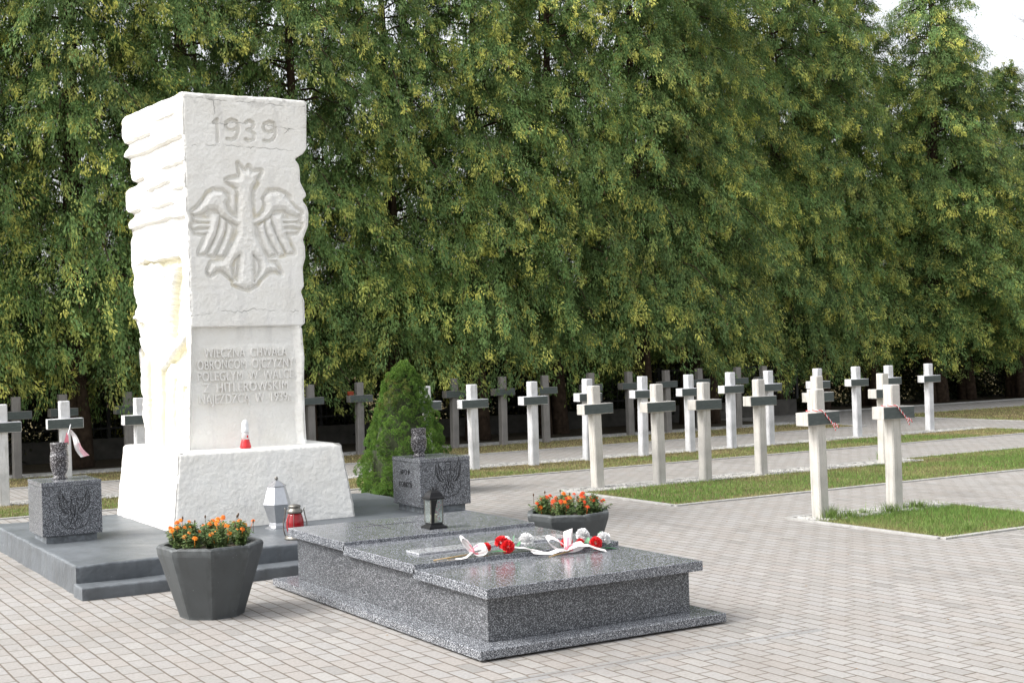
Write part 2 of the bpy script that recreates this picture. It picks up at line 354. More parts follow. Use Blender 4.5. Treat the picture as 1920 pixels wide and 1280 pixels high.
def dline(X, Y, P):
    d = np.full(X.shape, 9.0)
    for (ax, ay), (bx, by) in zip(P[:-1], P[1:]):
        l = (bx-ax)**2+(by-ay)**2+1e-12; t = np.clip(((X-ax)*(bx-ax)+(Y-ay)*(by-ay))/l, 0, 1)
        d = np.minimum(d, np.hypot(X-ax-t*(bx-ax), Y-ay-t*(by-ay)))
    return d
def dist_out(mask, n):
    d = np.where(mask, 0, n+1).astype(float); cur = mask.copy()
    for i in range(1, n+1):
        g = cur.copy(); g[1:] |= cur[:-1]; g[:-1] |= cur[1:]; g[:, 1:] |= cur[:, :-1]; g[:, :-1] |= cur[:, 1:]
        if i % 2 == 0: g[1:, 1:] |= cur[:-1, :-1]; g[:-1, :-1] |= cur[1:, 1:]; g[1:, :-1] |= cur[:-1, 1:]; g[:-1, 1:] |= cur[1:, :-1]
        d[g & ~cur] = i; cur = g
    return d
def blur(a, n=1):
    for _ in range(n):
        p = np.pad(a, 1, mode='edge'); a = (p[1:-1, 1:-1]*2+p[:-2, 1:-1]+p[2:, 1:-1]+p[1:-1, :-2]+p[1:-1, 2:])/6
    return a
sstep = lambda a, b, x: (lambda t: t*t*(3-2*t))(np.clip((x-a)/(b-a), 0, 1))
# ================================================================ GROUND
def sheet(name, rects, z, mat, label=None, kind='structure'):
    m = MB()
    for (x0, x1, y0, y1) in rects: m.add([(x0, y0, z), (x1, y0, z), (x1, y1, z), (x0, y1, z)], [(0, 1, 2, 3)])
    return tag(m.build(name, mat), kind=kind)
sheet('ground', [(-600, 600, -300, 900)], -.012, M['field'])
sheet('soil', [(-40, 70, 21.6, 27.5)], -.006, M['soil'])
sheet('paving', [(-25, 50, -6, 5.93), (-25, 50, 6.03, 21.72), (19.5, 50, 21.72, 24.35)], 0, M['paving'])
sheet('paving_course', [(-25, 5.52, 5.93, 6.03)], .0005, M['paving_band'])
sheet('paving_joint_course', [(5.52, 50, 5.93, 6.03)], .0005, M['paving'])
BEDS = [(8.78, 10.68, 8.0, 9.90), (8.67, 30, 11.48, 13.74), (-4, 20.2, 15.75, 17.62), (-4, 19.5, 19.6, 21.80), (22.15, 42, 15.9, 22.05)]
GRAV = [(8.84, 10.62, 9.52, 9.84), (8.73, 14.3, 13.32, 13.68), (-3.9, 20.1, 17.2, 17.56), (-3.9, 19.4, 21.3, 21.74), None]
for i, (x0, x1, y0, y1) in enumerate(BEDS):
    m = MB()
    for k in range(int((x1-x0)/1.0)+1):
        a, b = x0+k*1.0, min(x0+k+1.0, x1)
        if b-a > .01:
            m.box(a+.002, b-.002, y0-.03, y0+.03, -.05, .016, .004); m.box(a+.002, b-.002, y1-.03, y1+.03, -.05, .016, .004)
    for k in range(int(y1-y0)+1):
        a, b = y0+.032+k*1.0, min(y0+.032+k+1, y1-.032)
        if b-a > .01: m.box(x0-.03, x0+.03, a, b, -.05, .017, .004); m.box(x1-.03, x1+.03, a, b, -.05, .017, .004)
    tag(m.build('kerb', M['kerb']), kind='structure')
    gy1 = GRAV[i][2] if GRAV[i] else y1-.03
    rects = [(x0+.03, x1-.03, y0+.03, gy1)]
    if GRAV[i] and GRAV[i][1] < x1-.2: rects.append((GRAV[i][1], x1-.03, gy1, y1-.03))
    sheet('turf', rects, .004, M['turf'])
m = MB(); m.box(-25, 19.45, 21.86, 21.92, -.05, .02, .004); m.box(19.5, 50, 24.36, 24.42, -.05, .03, .004); tag(m.build('kerb', M['kerb']), kind='structure')
# grass blades
DENS = [9000, 3600, 2200, 1300, 800]; BW = [.0045, .007, .009, .011, .013]; BH = [.050, .045, .045, .045, .05]
for i, (x0, x1, y0, y1) in enumerate(BEDS):
    x1v = min(x1, [20, 19, 21, 20, 36][i]); x0v = max(x0, 1.5)
    n = int((x1v-x0v)*(y1-y0)*DENS[i])
    x = rng.uniform(x0v+.03, x1v-.03, n); y = rng.uniform(y0+.03, y1-.03, n); y = y-np.where((y-y0 < .16) & (rng.random(n) < .28), rng.random(n)*.10, 0); y = np.maximum(y, y0-.02+.03*vn(x, x*0, 6, 3))
    if GRAV[i]:
        g = GRAV[i]; inside = (x < g[1]) & (y > g[2]+.02*fbm(x, y, 3, 2, 5)); x, y = x[~inside], y[~inside]
    e = np.minimum.reduce([(y-y0), (x-x0), (x1-x)+.0*x]); nz = fbm(x, y, .9, 4, 11+i); n2 = fbm(x, y, 5, 3, 31)
    mid = (y-y0)/(y1-y0)
    dry = {0: .20+nz*.5-sstep(0, .3, e)*.35+.12, 1: .50+nz*.9-sstep(.02, .35, e)*.42+sstep(.50, .8, mid)*.40+np.clip(x-14, 0, 9)*.04, 2: .50+nz*.9+sstep(.4, .8, mid)*.35-sstep(0, .2, e)*.15+np.clip(x-15, 0, 9)*.05, 3: .75+nz*.5, 4: .65+nz*.6-(1-sstep(.0, .35, mid))*.5}[i]
    dry = np.clip(dry+n2*.25+rng.normal(0, .16, len(x)), 0, 1)
    keep = rng.random(len(x)) > .65*np.clip(-n2+.2, 0, 1)+.25*(dry > .7); x, y, dry = x[keep], y[keep], dry[keep]; n = len(x)
    h = BH[i]*rng.uniform(.35, 1.1, n)*(1-.35*dry); w = BW[i]*rng.uniform(.6, 1.2, n); a = rng.uniform(0, 2*np.pi, n); l = rng.uniform(0, .8, n)*h; b = rng.uniform(0, 2*np.pi, n)
    P = np.zeros((n, 3, 3)); P[:, 0] = np.c_[x-np.cos(a)*w/2, y-np.sin(a)*w/2, np.full(n, .003)]; P[:, 1] = np.c_[x+np.cos(a)*w/2, y+np.sin(a)*w/2, np.full(n, .003)]
    P[:, 2] = np.c_[x+np.cos(b)*l, y+np.sin(b)*l, h]
    col = np.repeat(np.c_[dry, rng.random(n), (rng.random(n) < .05)*1.0], 3, 0)
    me = mesh_np('grass', P.reshape(-1, 3), np.arange(3*n).reshape(-1, 3), False, col)
    tag(link('grass', me, M['grass']), kind='stuff', label=['bright green grass in the small square bed under the two nearest crosses', 'green and dry grass strip at the feet of the second row of crosses', 'green and brown grass strip along the third row of crosses', 'dry brown grass strip in the shade of the conifers', 'dry grass patch beyond the crossing path at far right'][i], cat='grass')
# taller tufts round the nearest cross feet and bed edge
tf = []; tc_ = []
for (cx, cy, cn, hh) in [(9.03, 9.55, 160, .13), (9.2, 9.5, 140, .1), (9.75, 9.5, 200, .12), (10.2, 9.55, 160, .1), (9.25, 8.15, 90, .11), (9.1, 9.62, 120, .15), (14.0, 13.75, 160, .16), (14.1, 13.7, 140, .14), (10.15, 9.62, 120, .1), (9.5, 9.62, 90, .07)]:
    for k in range(cn):
        a = random.uniform(0, 6.28); r = random.gauss(0, .07); p = Vector((cx+r*math.cos(a), cy+r*math.sin(a), 0)); h = hh*random.uniform(.4, 1); b = random.uniform(0, 6.28); w = .0028
        d = Vector((math.cos(b), math.sin(b), 0)); s = Vector((-d.y, d.x, 0))*w; q = p+d*h*.2+Vector((0, 0, h*.6)); e = p+d*h*.55+Vector((0, 0, h))
        tf += [p-s, p+s, q+s*.7, q-s*.7, q-s*.7, q+s*.7, e+s*.1, e-s*.1]; tc_ += [(random.uniform(0, .25), random.random(), 0)]*8
me = mesh_np('grass_tufts', tf, np.arange(len(tf)).reshape(-1, 4), False, np.array(tc_)); tag(link('grass_tufts', me, M['grass']), kind='stuff', label='longer grass tufts growing round the feet of the nearest crosses', cat='grass')
# gravel
for i, g in enumerate(GRAV):
    if not g: continue
    sheet('gravel_bed', [g], .0045, M['kerb'])
    x0, x1, y0, y1 = g; x0 = max(x0, 1.5); n = int((x1-x0)*(y1-y0)*[2600, 2000, 1300, 900][i])
    o = np.array([(1, 0, 0), (-1, 0, 0), (0, 1, 0), (0, -1, 0), (0, 0, 1), (0, 0, -1)], float); of = np.array([(0, 2, 4), (2, 1, 4), (1, 3, 4), (3, 0, 4), (2, 0, 5), (1, 2, 5), (3, 1, 5), (0, 3, 5)])
    s = rng.uniform(.007, .016, (n, 1, 1))*rng.uniform(.6, 1.3, (n, 1, 3)); a = rng.uniform(0, 6.28, n); R = np.zeros((n, 3, 3)); R[:, 0, 0] = np.cos(a); R[:, 0, 1] = -np.sin(a); R[:, 1, 0] = np.sin(a); R[:, 1, 1] = np.cos(a); R[:, 2, 2] = 1
    V = np.einsum('nij,nkj->nki', R, (o[None]*s+rng.normal(0, .002, (n, 6, 3)))); V[:, :, 2] += .010
    y = rng.uniform(y0-.05, y1, n); y = np.where((y < y0) & (rng.random(n) > .35), y+.1, y)
    V += np.stack([rng.uniform(x0, x1, n), y, np.zeros(n)], 1)[:, None]
    me = mesh_np('gravel', V.reshape(-1, 3), (of[None]+6*np.arange(n)[:, None, None]).reshape(-1, 3))
    tag(link('gravel', me, M['pebble']), kind='stuff', label=['white gravel round the two nearest crosses', 'white gravel strip behind the second row of crosses', 'white gravel strip along the third row of crosses', 'white gravel strip in the shade at the foot of the last row of crosses'][i], cat='gravel')
# fallen debris on paving: tiny leaves
V = []; Q = []
for k in range(260):
    x = random.uniform(2, 11); y = random.uniform(5, 12); s = random.uniform(.004, .013); a = random.uniform(0, 6.28)
    p = Vector((x, y, .006)); d = Vector((math.cos(a), math.sin(a), random.uniform(-.2, .3)))*s; e = Vector((-math.sin(a), math.cos(a), random.uniform(-.2, .4)))*s*.5
    V += [p-d, p-e, p+d, p+e]
tag(link('leaf_litter', mesh_np('leaf_litter', V, np.arange(len(V)).reshape(-1, 4)), simple('dry_leaf_litter', (.22, .13, .06), .9, 0, 30, .5, 0)), kind='stuff', label='tiny dry leaves scattered over the pavers', cat='litter')

# ================================================================ PLATFORM
PH = .215
def rough_box(m, x0, x1, y0, y1, z0, z1, step=.03, amp=.004, rad=.012, seed=1, top=True):
    """perimeter grid with softened worn edges and a real cap"""
    nx = max(2, int((x1-x0)/step)); ny = max(2, int((y1-y0)/step)); nz = max(3, int((z1-z0)/step)+2)
    per = [(x0+(x1-x0)*i/nx, y0, 0, -1) for i in range(nx)]+[(x1, y0+(y1-y0)*i/ny, 1, 0) for i in range(ny)]+[(x1-(x1-x0)*i/nx, y1, 0, 1) for i in range(nx)]+[(x0, y1-(y1-y0)*i/ny, -1, 0) for i in range(ny)]
    P = np.array(per); n = len(P); zs = np.r_[np.linspace(z0, z1-rad, nz), z1-rad*.4, z1-rad*.1, z1]; ins = np.r_[np.zeros(nz), rad*.3, rad*.75, rad*1.3]
    vs = []
    cx, cy = (x0+x1)/2, (y0+y1)/2; arc = np.arange(n)*step
    for z, s in zip(zs, ins):
        d = fbm(arc+seed*3.1, np.full(n, z), 7, 4, seed)*amp*(1 if z < z1 else .4)
        x = P[:, 0]+P[:, 2]*(d-s); y = P[:, 1]+P[:, 3]*(d-s)
        x = np.clip(x, x0-amp+s, x1+amp-s); y = np.clip(y, y0-amp+s, y1+amp-s)
        zz = np.full(n, z)+fbm(arc, arc*0, 4, 3, seed+9)*amp*.6*(z > z0+.02)
        vs += list(zip(x, y, zz))
    fs = []
    for j in range(len(zs)-1):
        for i in range(n):
            k = (i+1) % n; fs.append((j*n+i, j*n+k, (j+1)*n+k, (j+1)*n+i))
    fs.append(tuple((len(zs)-1)*n+i for i in range(n))); m.add(vs, fs, False)
pf = thing('stepped_platform', 'low dark grey painted concrete platform with a front step under the white monument', 'platform', (4.1, 11.5, 0))
def off(o, t):  # mesh made in world coordinates, moved under a thing standing at t
    o.data.transform(Matrix.Translation(-Vector(t.location))); return o
m = MB(); rough_box(m, 2.27, 6.02, 10.10, 13.34, 0, PH, .03, .009, .014, 3); off(m.build('upper_slab', M['platform'], pf), pf)
m = MB(); rough_box(m, 2.254, 6.03, 9.856, 10.102, 0, .088, .03, .010, .012, 5); off(m.build('lower_step', M['platform'], pf), pf)

# ================================================================ MONUMENT
EAGLE_BODY = [(4.15,3.402),(4.193,3.348),(4.226,3.338),(4.252,3.377),(4.277,3.33),(4.365,3.344),(4.317,3.266),(4.323,3.239),(4.29,3.198),(4.272,3.145),(4.27,3.059),(4.282,2.929),(4.293,2.843),(4.291,2.778),(4.331,2.691),(4.374,2.605),(4.408,2.529),(4.476,2.508),(4.531,2.419),(4.484,2.451),(4.405,2.44),(4.31,2.357),(4.3,2.331),(4.228,2.285),(4.183,2.288),(4.075,2.332),(4.085,2.357),(3.977,2.451),(3.933,2.451),(3.866,2.406),(3.847,2.44),(3.88,2.517),(3.99,2.532),(4.025,2.58),(4.084,2.688),(4.131,2.775),(4.138,2.839),(4.13,2.925),(4.14,3.012),(4.147,3.141),(4.134,3.184),(4.088,3.217),(4.039,3.239),(4.07,3.259),(4.159,3.276),(4.169,3.302)]
EAGLE_HOLES = [[(4.148,2.592),(4.09,2.538),(4.064,2.468),(4.077,2.382),(4.118,2.353),(4.132,2.452)],[(4.271,2.593),(4.337,2.529),(4.34,2.453),(4.301,2.377),(4.275,2.353),(4.267,2.453)]]
WINGS = [[(4.144,2.91),(4.091,2.933),(4.048,2.977),(4.03,3.036),(4.049,3.074),(4.047,3.111),(3.998,3.152),(3.921,3.153),(3.865,3.124),(3.82,3.056),(3.763,2.991),(3.717,2.958),(3.742,2.931),(3.816,2.948),(3.879,2.989),(3.949,2.985),(3.98,2.938),(4.056,2.891),(4.142,2.848)],[(3.729,2.916),(3.783,2.907),(3.886,2.907),(3.882,2.875),(3.792,2.871),(3.739,2.884)],[(3.714,2.839),(3.77,2.862),(3.875,2.86),(3.869,2.826),(3.78,2.824),(3.726,2.81)],[(3.736,2.798),(3.862,2.811),(3.857,2.781),(3.822,2.769),(3.746,2.779)],[(3.888,2.962),(3.972,2.943),(3.965,2.879),(3.925,2.75),(3.833,2.594),(3.771,2.597),(3.832,2.727),(3.87,2.834)],[(3.982,2.922),(4.032,2.891),(4.011,2.773),(3.952,2.665),(3.901,2.574),(3.851,2.587),(3.93,2.739),(3.969,2.847)],[(4.045,2.878),(4.095,2.836),(4.072,2.752),(4.027,2.634),(3.986,2.569),(3.933,2.588),(3.989,2.687),(4.027,2.784)],[(4.279,2.907),(4.334,2.933),(4.381,2.98),(4.403,3.041),(4.386,3.078),(4.39,3.116),(4.443,3.162),(4.533,3.168),(4.59,3.141),(4.635,3.075),(4.691,3.01),(4.739,2.978),(4.71,2.949),(4.631,2.963),(4.568,3.001),(4.484,2.994),(4.448,2.944),(4.367,2.893),(4.277,2.856)],[(4.724,2.934),(4.665,2.922),(4.555,2.917),(4.557,2.895),(4.653,2.895),(4.711,2.901)],[(4.736,2.866),(4.676,2.887),(4.564,2.88),(4.567,2.845),(4.663,2.847),(4.721,2.835)],[(4.709,2.821),(4.574,2.83),(4.577,2.799),(4.614,2.789),(4.696,2.801)],[(4.556,2.974),(4.458,2.95),(4.461,2.895),(4.504,2.765),(4.591,2.607),(4.658,2.611),(4.601,2.745),(4.568,2.854)],[(4.445,2.927),(4.392,2.894),(4.407,2.785),(4.461,2.677),(4.518,2.585),(4.571,2.599),(4.498,2.754),(4.455,2.862)],[(4.378,2.891),(4.324,2.846),(4.342,2.762),(4.382,2.643),(4.42,2.578),(4.486,2.599),(4.424,2.698),(4.391,2.796)]]
DIGITS = [[(3.939,3.755),(3.968,3.784),(3.968,3.59)],[(4.162,3.73),(4.15,3.776),(4.102,3.792),(4.057,3.767),(4.046,3.729),(4.065,3.697),(4.109,3.694),(4.154,3.721),(4.164,3.736),(4.16,3.684),(4.136,3.63),(4.096,3.61),(4.058,3.617)],[(4.233,3.772),(4.266,3.791),(4.301,3.776),(4.306,3.744),(4.274,3.712),(4.246,3.707),(4.283,3.698),(4.313,3.67),(4.304,3.628),(4.267,3.611),(4.228,3.622)],[(4.506,3.741),(4.496,3.783),(4.453,3.794),(4.408,3.769),(4.396,3.734),(4.414,3.703),(4.456,3.696),(4.5,3.721),(4.51,3.741),(4.509,3.68),(4.487,3.636),(4.447,3.613),(4.4,3.618)]]
RIGHT = [(4.824,3.988),(4.811,3.567),(4.775,3.517),(4.692,3.466),(4.731,3.42),(4.74,3.373),(4.74,3.259),(4.794,3.156),(4.793,3.127),(4.755,3.097),(4.8,3.032),(4.812,2.975),(4.805,2.86),(4.75,2.735),(4.768,2.669),(4.769,2.574),(4.74,2.478),(4.747,2.307),(4.715,2.26),(4.747,2.174),(4.746,1.965),(4.689,1.938),(4.716,1.934),(4.721,1.801),(4.732,1.664),(4.719,1.425),(4.721,1.1),(4.729,0.886)]
CRACKS = [[(3.673,3.967),(3.822,3.968),(3.954,3.958),(4.184,3.955),(4.418,3.952),(4.697,3.942),(4.798,3.952)],[(3.944,3.948),(3.948,3.875),(3.939,3.764)],[(3.891,3.752),(4.024,3.75),(4.178,3.769),(4.412,3.769),(4.55,3.743),(4.65,3.73),(4.803,3.761)],[(3.735,3.542),(3.866,3.543),(4.019,3.565),(4.172,3.55),(4.288,3.551),(4.485,3.551),(4.684,3.542)],[(4.65,3.739),(4.588,3.679)],[(3.673,2.055),(3.822,2.057),(3.975,2.091),(4.127,2.082),(4.283,2.103),(4.44,2.086),(4.639,2.077),(4.74,2.098)]]
GOUGES = [[(13.222,3.748),(12.899,3.759),(12.543,3.76)],[(13.213,3.609),(12.601,3.605),(12.156,3.631),(11.772,3.629)],[(12.246,3.393),(11.961,3.404),(11.722,3.392)],[(12.649,3.236),(12.367,3.252),(12.095,3.267)],[(13.03,3.357),(12.851,3.364),(12.726,3.37)],[(12.021,3.171),(11.84,3.173),(11.666,3.148)],[(12.53,3.064),(12.271,3.064),(12.022,3.065)],[(13.194,3.074),(12.991,3.09),(12.826,3.087)],[(13.186,2.93),(12.654,2.93),(12.173,2.939),(11.69,2.918)],[(12.366,3.839),(12.176,3.843),(11.928,3.844)]]
RECESS = [(13.068,2.607),(12.686,2.61),(11.941,2.556),(11.871,2.501),(11.878,2.158),(11.847,1.828),(11.805,1.401),(11.844,0.873),(13.21,0.817)]
FIG = [[(13.069,2.592),(12.485,2.561),(12.353,2.46),(12.345,2.312),(12.431,1.961),(12.522,1.822),(12.736,1.971),(13.11,2.075)],[(12.525,1.785),(12.422,2.079),(12.345,2.312),(12.212,2.51),(12.095,2.531),(12.021,2.497),(12.112,2.3),(12.17,2.04),(12.186,1.836),(11.832,2.028),(11.788,1.884),(12.319,1.626),(12.421,1.575),(12.798,1.707),(13.127,1.859),(13.12,1.952),(12.745,1.85)],[(12.317,1.648),(12.163,1.632),(11.991,1.645),(11.804,1.657),(11.823,1.401),(11.987,1.443),(12.172,1.515)]]
RIBS = [[(12.93,1.64),(12.966,0.904)],[(12.582,1.576),(12.587,1.247),(12.654,0.9)],[(12.305,1.545),(12.353,0.911)],[(12.061,1.457),(12.102,0.921)],[(11.862,1.372),(11.877,0.929)]]
LEFTSIL = [(13.18,4.015),(13.254,3.969),(13.257,3.825),(13.143,3.708),(13.227,3.691),(13.211,3.631),(13.057,3.525),(13.038,3.408),(12.94,3.332),(13.217,3.3),(13.211,3.126),(13.035,3.044),(13.18,3.001),(13.129,2.874),(13.109,2.615),(13.081,2.47),(13.079,2.461),(13.071,2.29),(12.98,2.186),(13.131,2.092),(13.051,1.996),(12.936,1.831),(13.047,1.78),(13.036,1.641),(12.979,1.548),(13.031,1.441),(12.954,1.334),(12.987,1.18),(12.935,1.028),(12.946,0.889)]

mon = thing('war_memorial', 'tall white painted stone monument carved with a crowned eagle, the year 1939 and an inscription', 'monument', (4.2, 12.3, PH))
Z0, Z1 = .862, 4.012
nz_ = 760; zs = np.linspace(Z0, Z1, nz_)
rp = np.array(sorted([(z, x) for x, z in RIGHT])); xr = np.interp(zs, rp[:, 0], rp[:, 1]); xr = np.convolve(np.pad(xr, 3, mode='edge'), np.ones(7)/7, 'valid')
xr = np.where(zs < Z0+.03, xr+.0, xr)
lp = np.array(sorted([(z, y) for y, z in LEFTSIL])); yb = np.interp(zs, lp[:, 0], lp[:, 1]); yb = np.convolve(np.pad(yb, 4, mode='edge'), np.ones(9)/9, 'valid')
xl = np.interp(zs, [.86, 1.9, 2.6, 4.01], [3.615, 3.675, 3.665, 3.655]); xl = xl+.008*fbm(zs, zs*0, 3, 3, 4)
FY = 11.75; KX = .125/1.45
NF, NR, NB, NL = 300, 110, 40, 300
u = np.linspace(0, 1, NF, endpoint=False)
XF = xl[:, None]+(xr-xl)[:, None]*u[None]; ZF = np.repeat(zs[:, None], NF, 1)
cellx = 1.1/NF
# front height field
P = inpoly(XF, ZF, EAGLE_BODY)
for h in EAGLE_HOLES: P &= ~inpoly(XF, ZF, h)
for w in WINGS: P |= inpoly(XF, ZF, w)
DO = dist_out(P, 12); DI = dist_out(~P, 10)
ring = np.where(P, 0, 1-sstep(4.0, 9.5, DO))
# inside the gaps between eagle limbs the ground is cut fully
D = -.038*blur(ring, 1)
D = D+np.where(P, .040*(np.minimum(DI, 10)/10)**.55-.026, 0)
D = D+P*.005*fbm(XF, ZF, 45, 3, 8)
for dg in DIGITS:
    d = dline(XF, ZF, dg); D = D-.032*(1-sstep(.011, .019, d))
low = 1-sstep(1.945, 1.957, ZF)
side = sstep(0.0, .05, XF-xl[:, None])*sstep(.0, .07, (xr[:, None]-XF)-.02)
D = D-.050*low*side
tp = sstep(0, .03, XF-3.70)*sstep(0, .03, 4.665-XF)*sstep(0, .03, ZF-1.235)*sstep(0, .03, 1.80-ZF)
D = D+tp*(.004+.006*fbm(XF, ZF, 9, 4, 77))
D = D+low*(1-tp)*.003*fbm(XF, ZF, 8, 3, 78)
rm = (1-sstep(.04, .14, xr[:, None]-XF))*low+(1-sstep(.0, .08, XF-xl[:, None]))*low
D = D+rm*.02*fbm(XF, ZF, 9, 4, 79)
D = D+.0045*fbm(XF, ZF, 5, 4, 21)+.0030*fbm(XF, ZF, 28, 3, 22)
tF = np.ones(XF.shape+(3,))
for c in CRACKS:
    c2 = []
    for (ax, az), (bx, bz) in zip(c[:-1], c[1:]):
        for k in range(8): t = k/8; c2.append((ax+(bx-ax)*t+random.gauss(0, .003), az+(bz-az)*t+random.gauss(0, .005)))
    c2.append(c[-1]); d = dline(XF, ZF, c2); msk = sstep(-.25, .25, fbm(XF, ZF, 11, 3, 91)); k = .75*(1-sstep(.0010, .0048, d))*(.12+.88*msk)
    D = D-.006*k; tF *= (1-.62*k)[..., None]
topd = sstep(3.86, 4.0, ZF)*sstep(.05, .4, fbm(XF, ZF, 14, 4, 92)); tF *= (1-.30*topd)[..., None]
# warm bounced light painted as a beige tint into the eagle grooves
bounce = blur((ring > .3)*1.0, 1)*sstep(.1, .5, fbm(XF, ZF, 9, 4, 93)); tF *= 1-np.stack([.02*bounce, .045*bounce, .12*bounce], -1)
def corner(d, r=.022): return np.where(d < r, r-np.sqrt(np.maximum(0, r*r-(r-np.clip(d, 0, r))**2)), 0)
chip = .008*np.abs(fbm(zs, zs*0, 18, 3, 55))[:, None]
dl = XF-xl[:, None]; dr = xr[:, None]-XF
inF = corner(dl, .03)+corner(dr, .022)+chip*(np.exp(-dl/.012)+np.exp(-dr/.012))
YF = FY-D*sstep(0, .012, dl)*sstep(0, .01, dr)+inF
XFo = XF
# left face
v = np.linspace(0, 1, NL, endpoint=False)      # from back to front
YL = yb[:, None]+(FY-yb)[:, None]*v[None]; ZL = np.repeat(zs[:, None], NL, 1)
DL = .010*fbm(YL, ZL, 4, 4, 41)+.0075*np.abs(fbm(YL*1.0, ZL*2.2, 9, 4, 43))+.0045*fbm(YL, ZL, 26, 3, 42)
for gi, g in enumerate(GOUGES):
    g = sorted(g); gy = np.array([p[0] for p in g]); gz = np.array([p[1] for p in g])
    zl = np.interp(YL, gy, gz)+.012*fbm(YL, YL*0+gi, 5, 3, 60+gi); t = zl-ZL
    e = sstep(gy[0]-.05, gy[0]+.06, YL)*(1-sstep(gy[-1]-.06, gy[-1]+.05, YL)) if gy[-1] < 13.1 else sstep(gy[0]-.05, gy[0]+.06, YL)
    long_ = (gy[-1]-gy[0]) > .9
    dep = .025 if gi == 9 else (.050 if long_ else .045); wd_ = .13 if long_ else .10
    DL = DL-dep*e*np.where(t > 0, np.clip(1-t/wd_, 0, 1)**1.3, np.clip(1+t/.012, 0, 1))
WY = YL+.022*fbm(YL, ZL, 9, 3, 71); WZ = ZL+.030*fbm(YL, ZL, 8, 3, 72)+.05*(YL-12.4); rec = blur(inpoly(WY, WZ, RECESS)*1.0, 3); DL = DL-.075*rec
fg = np.zeros_like(rec)
for f in FIG: fg = np.maximum(fg, inpoly(YL+.02*fbm(YL, ZL, 12, 3, 73), ZL+.02*fbm(YL, ZL, 12, 3, 74), f)*1.0)
fd = dist_out(fg < .5, 10); DL = DL+rec*(.072*np.clip(fd/7, 0, 1)**.6*fg)
for r in RIBS:
    d = dline(YL, ZL, r); DL = DL+rec*(1-fg)*.062*np.sqrt(np.clip(1-(d/.085)**2, 0, 1))
DL = DL+rec*.010*fbm(YL, ZL, 12, 4, 44); DL = blur(DL, 1)
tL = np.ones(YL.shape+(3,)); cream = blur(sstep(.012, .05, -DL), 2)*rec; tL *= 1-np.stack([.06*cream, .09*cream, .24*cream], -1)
dlf = YL-FY; dlb = yb[:, None]-YL
inL = corner(dlf, .03)+corner(dlb, .028)+chip*(np.exp(-dlf/.012))
XL = 3.655-KX*(YL-FY)+(xl-3.655)[:, None]*np.exp(-dlf/.3)-DL*sstep(0, .012, dlf)+inL
# right and back faces
s = np.linspace(0, 1, NR, endpoint=False); YR = FY+(yb-FY)[:, None]*s[None]
XR = xr[:, None]+.012*fbm(YR, np.repeat(zs[:, None], NR, 1), 6, 4, 51)*sstep(0, .05, YR-FY)-corner(YR-FY, .022)-corner(yb[:, None]-YR, .04)
s = np.linspace(0, 1, NB, endpoint=False); xbl = 3.655-KX*(yb-FY); XB = xr[:, None]+(xbl-xr)[:, None]*s[None]; YB = np.repeat(yb[:, None], NB, 1)+.01*fbm(XB, np.repeat(zs[:, None], NB, 1), 5, 3, 52)
X = np.concatenate([XFo, XR, XB, XL], 1); Y = np.concatenate([YF, YR, YB, YL], 1); Zg = np.repeat(zs[:, None], X.shape[1], 1)
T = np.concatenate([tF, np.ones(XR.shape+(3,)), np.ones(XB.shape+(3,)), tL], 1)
# rounded worn top
cxm, cym = X[-1].mean(), Y[-1].mean(); tt = np.clip((zs-(Z1-.035))/.035, 0, 1)[:, None]; k = .028*(1-np.sqrt(np.maximum(0, 1-tt**2)))
dx, dy = X-cxm, Y-cym; ll = np.hypot(dx, dy); X = X-dx/ll*k; Y = Y-dy/ll*k
topn = .012*fbm(X, Y, 6, 4, 61); Zg = Zg+topn*sstep(Z1-.15, Z1, Zg)
n = X.shape[1]; V = np.stack([X, Y, Zg], -1).reshape(-1, 3)
rows = [V]; Tt = [T.reshape(-1, 3)]
for q_ in (.8, .4, .02):
    rows.append(np.stack([cxm+(X[-1]-cxm)*q_, cym+(Y[-1]-cym)*q_, Z1+.012*fbm(cxm+(X[-1]-cxm)*q_, cym+(Y[-1]-cym)*q_, 6, 4, 61)+.003], -1)); Tt.append(np.ones((n, 3))*.9)
V = np.concatenate(rows); T = np.concatenate(Tt); nr = nz_+3
I = np.arange(nr-1)[:, None]*n; J = np.arange(n)[None]; J2 = (J+1) % n
Qd = np.stack([I+J, I+J2, I+n+J2, I+n+J], -1).reshape(-1, 4)
me = mesh_np('shaft', V-np.array([4.2, 12.3, PH]), Qd, True, T); link('shaft', me, M['white'], mon)
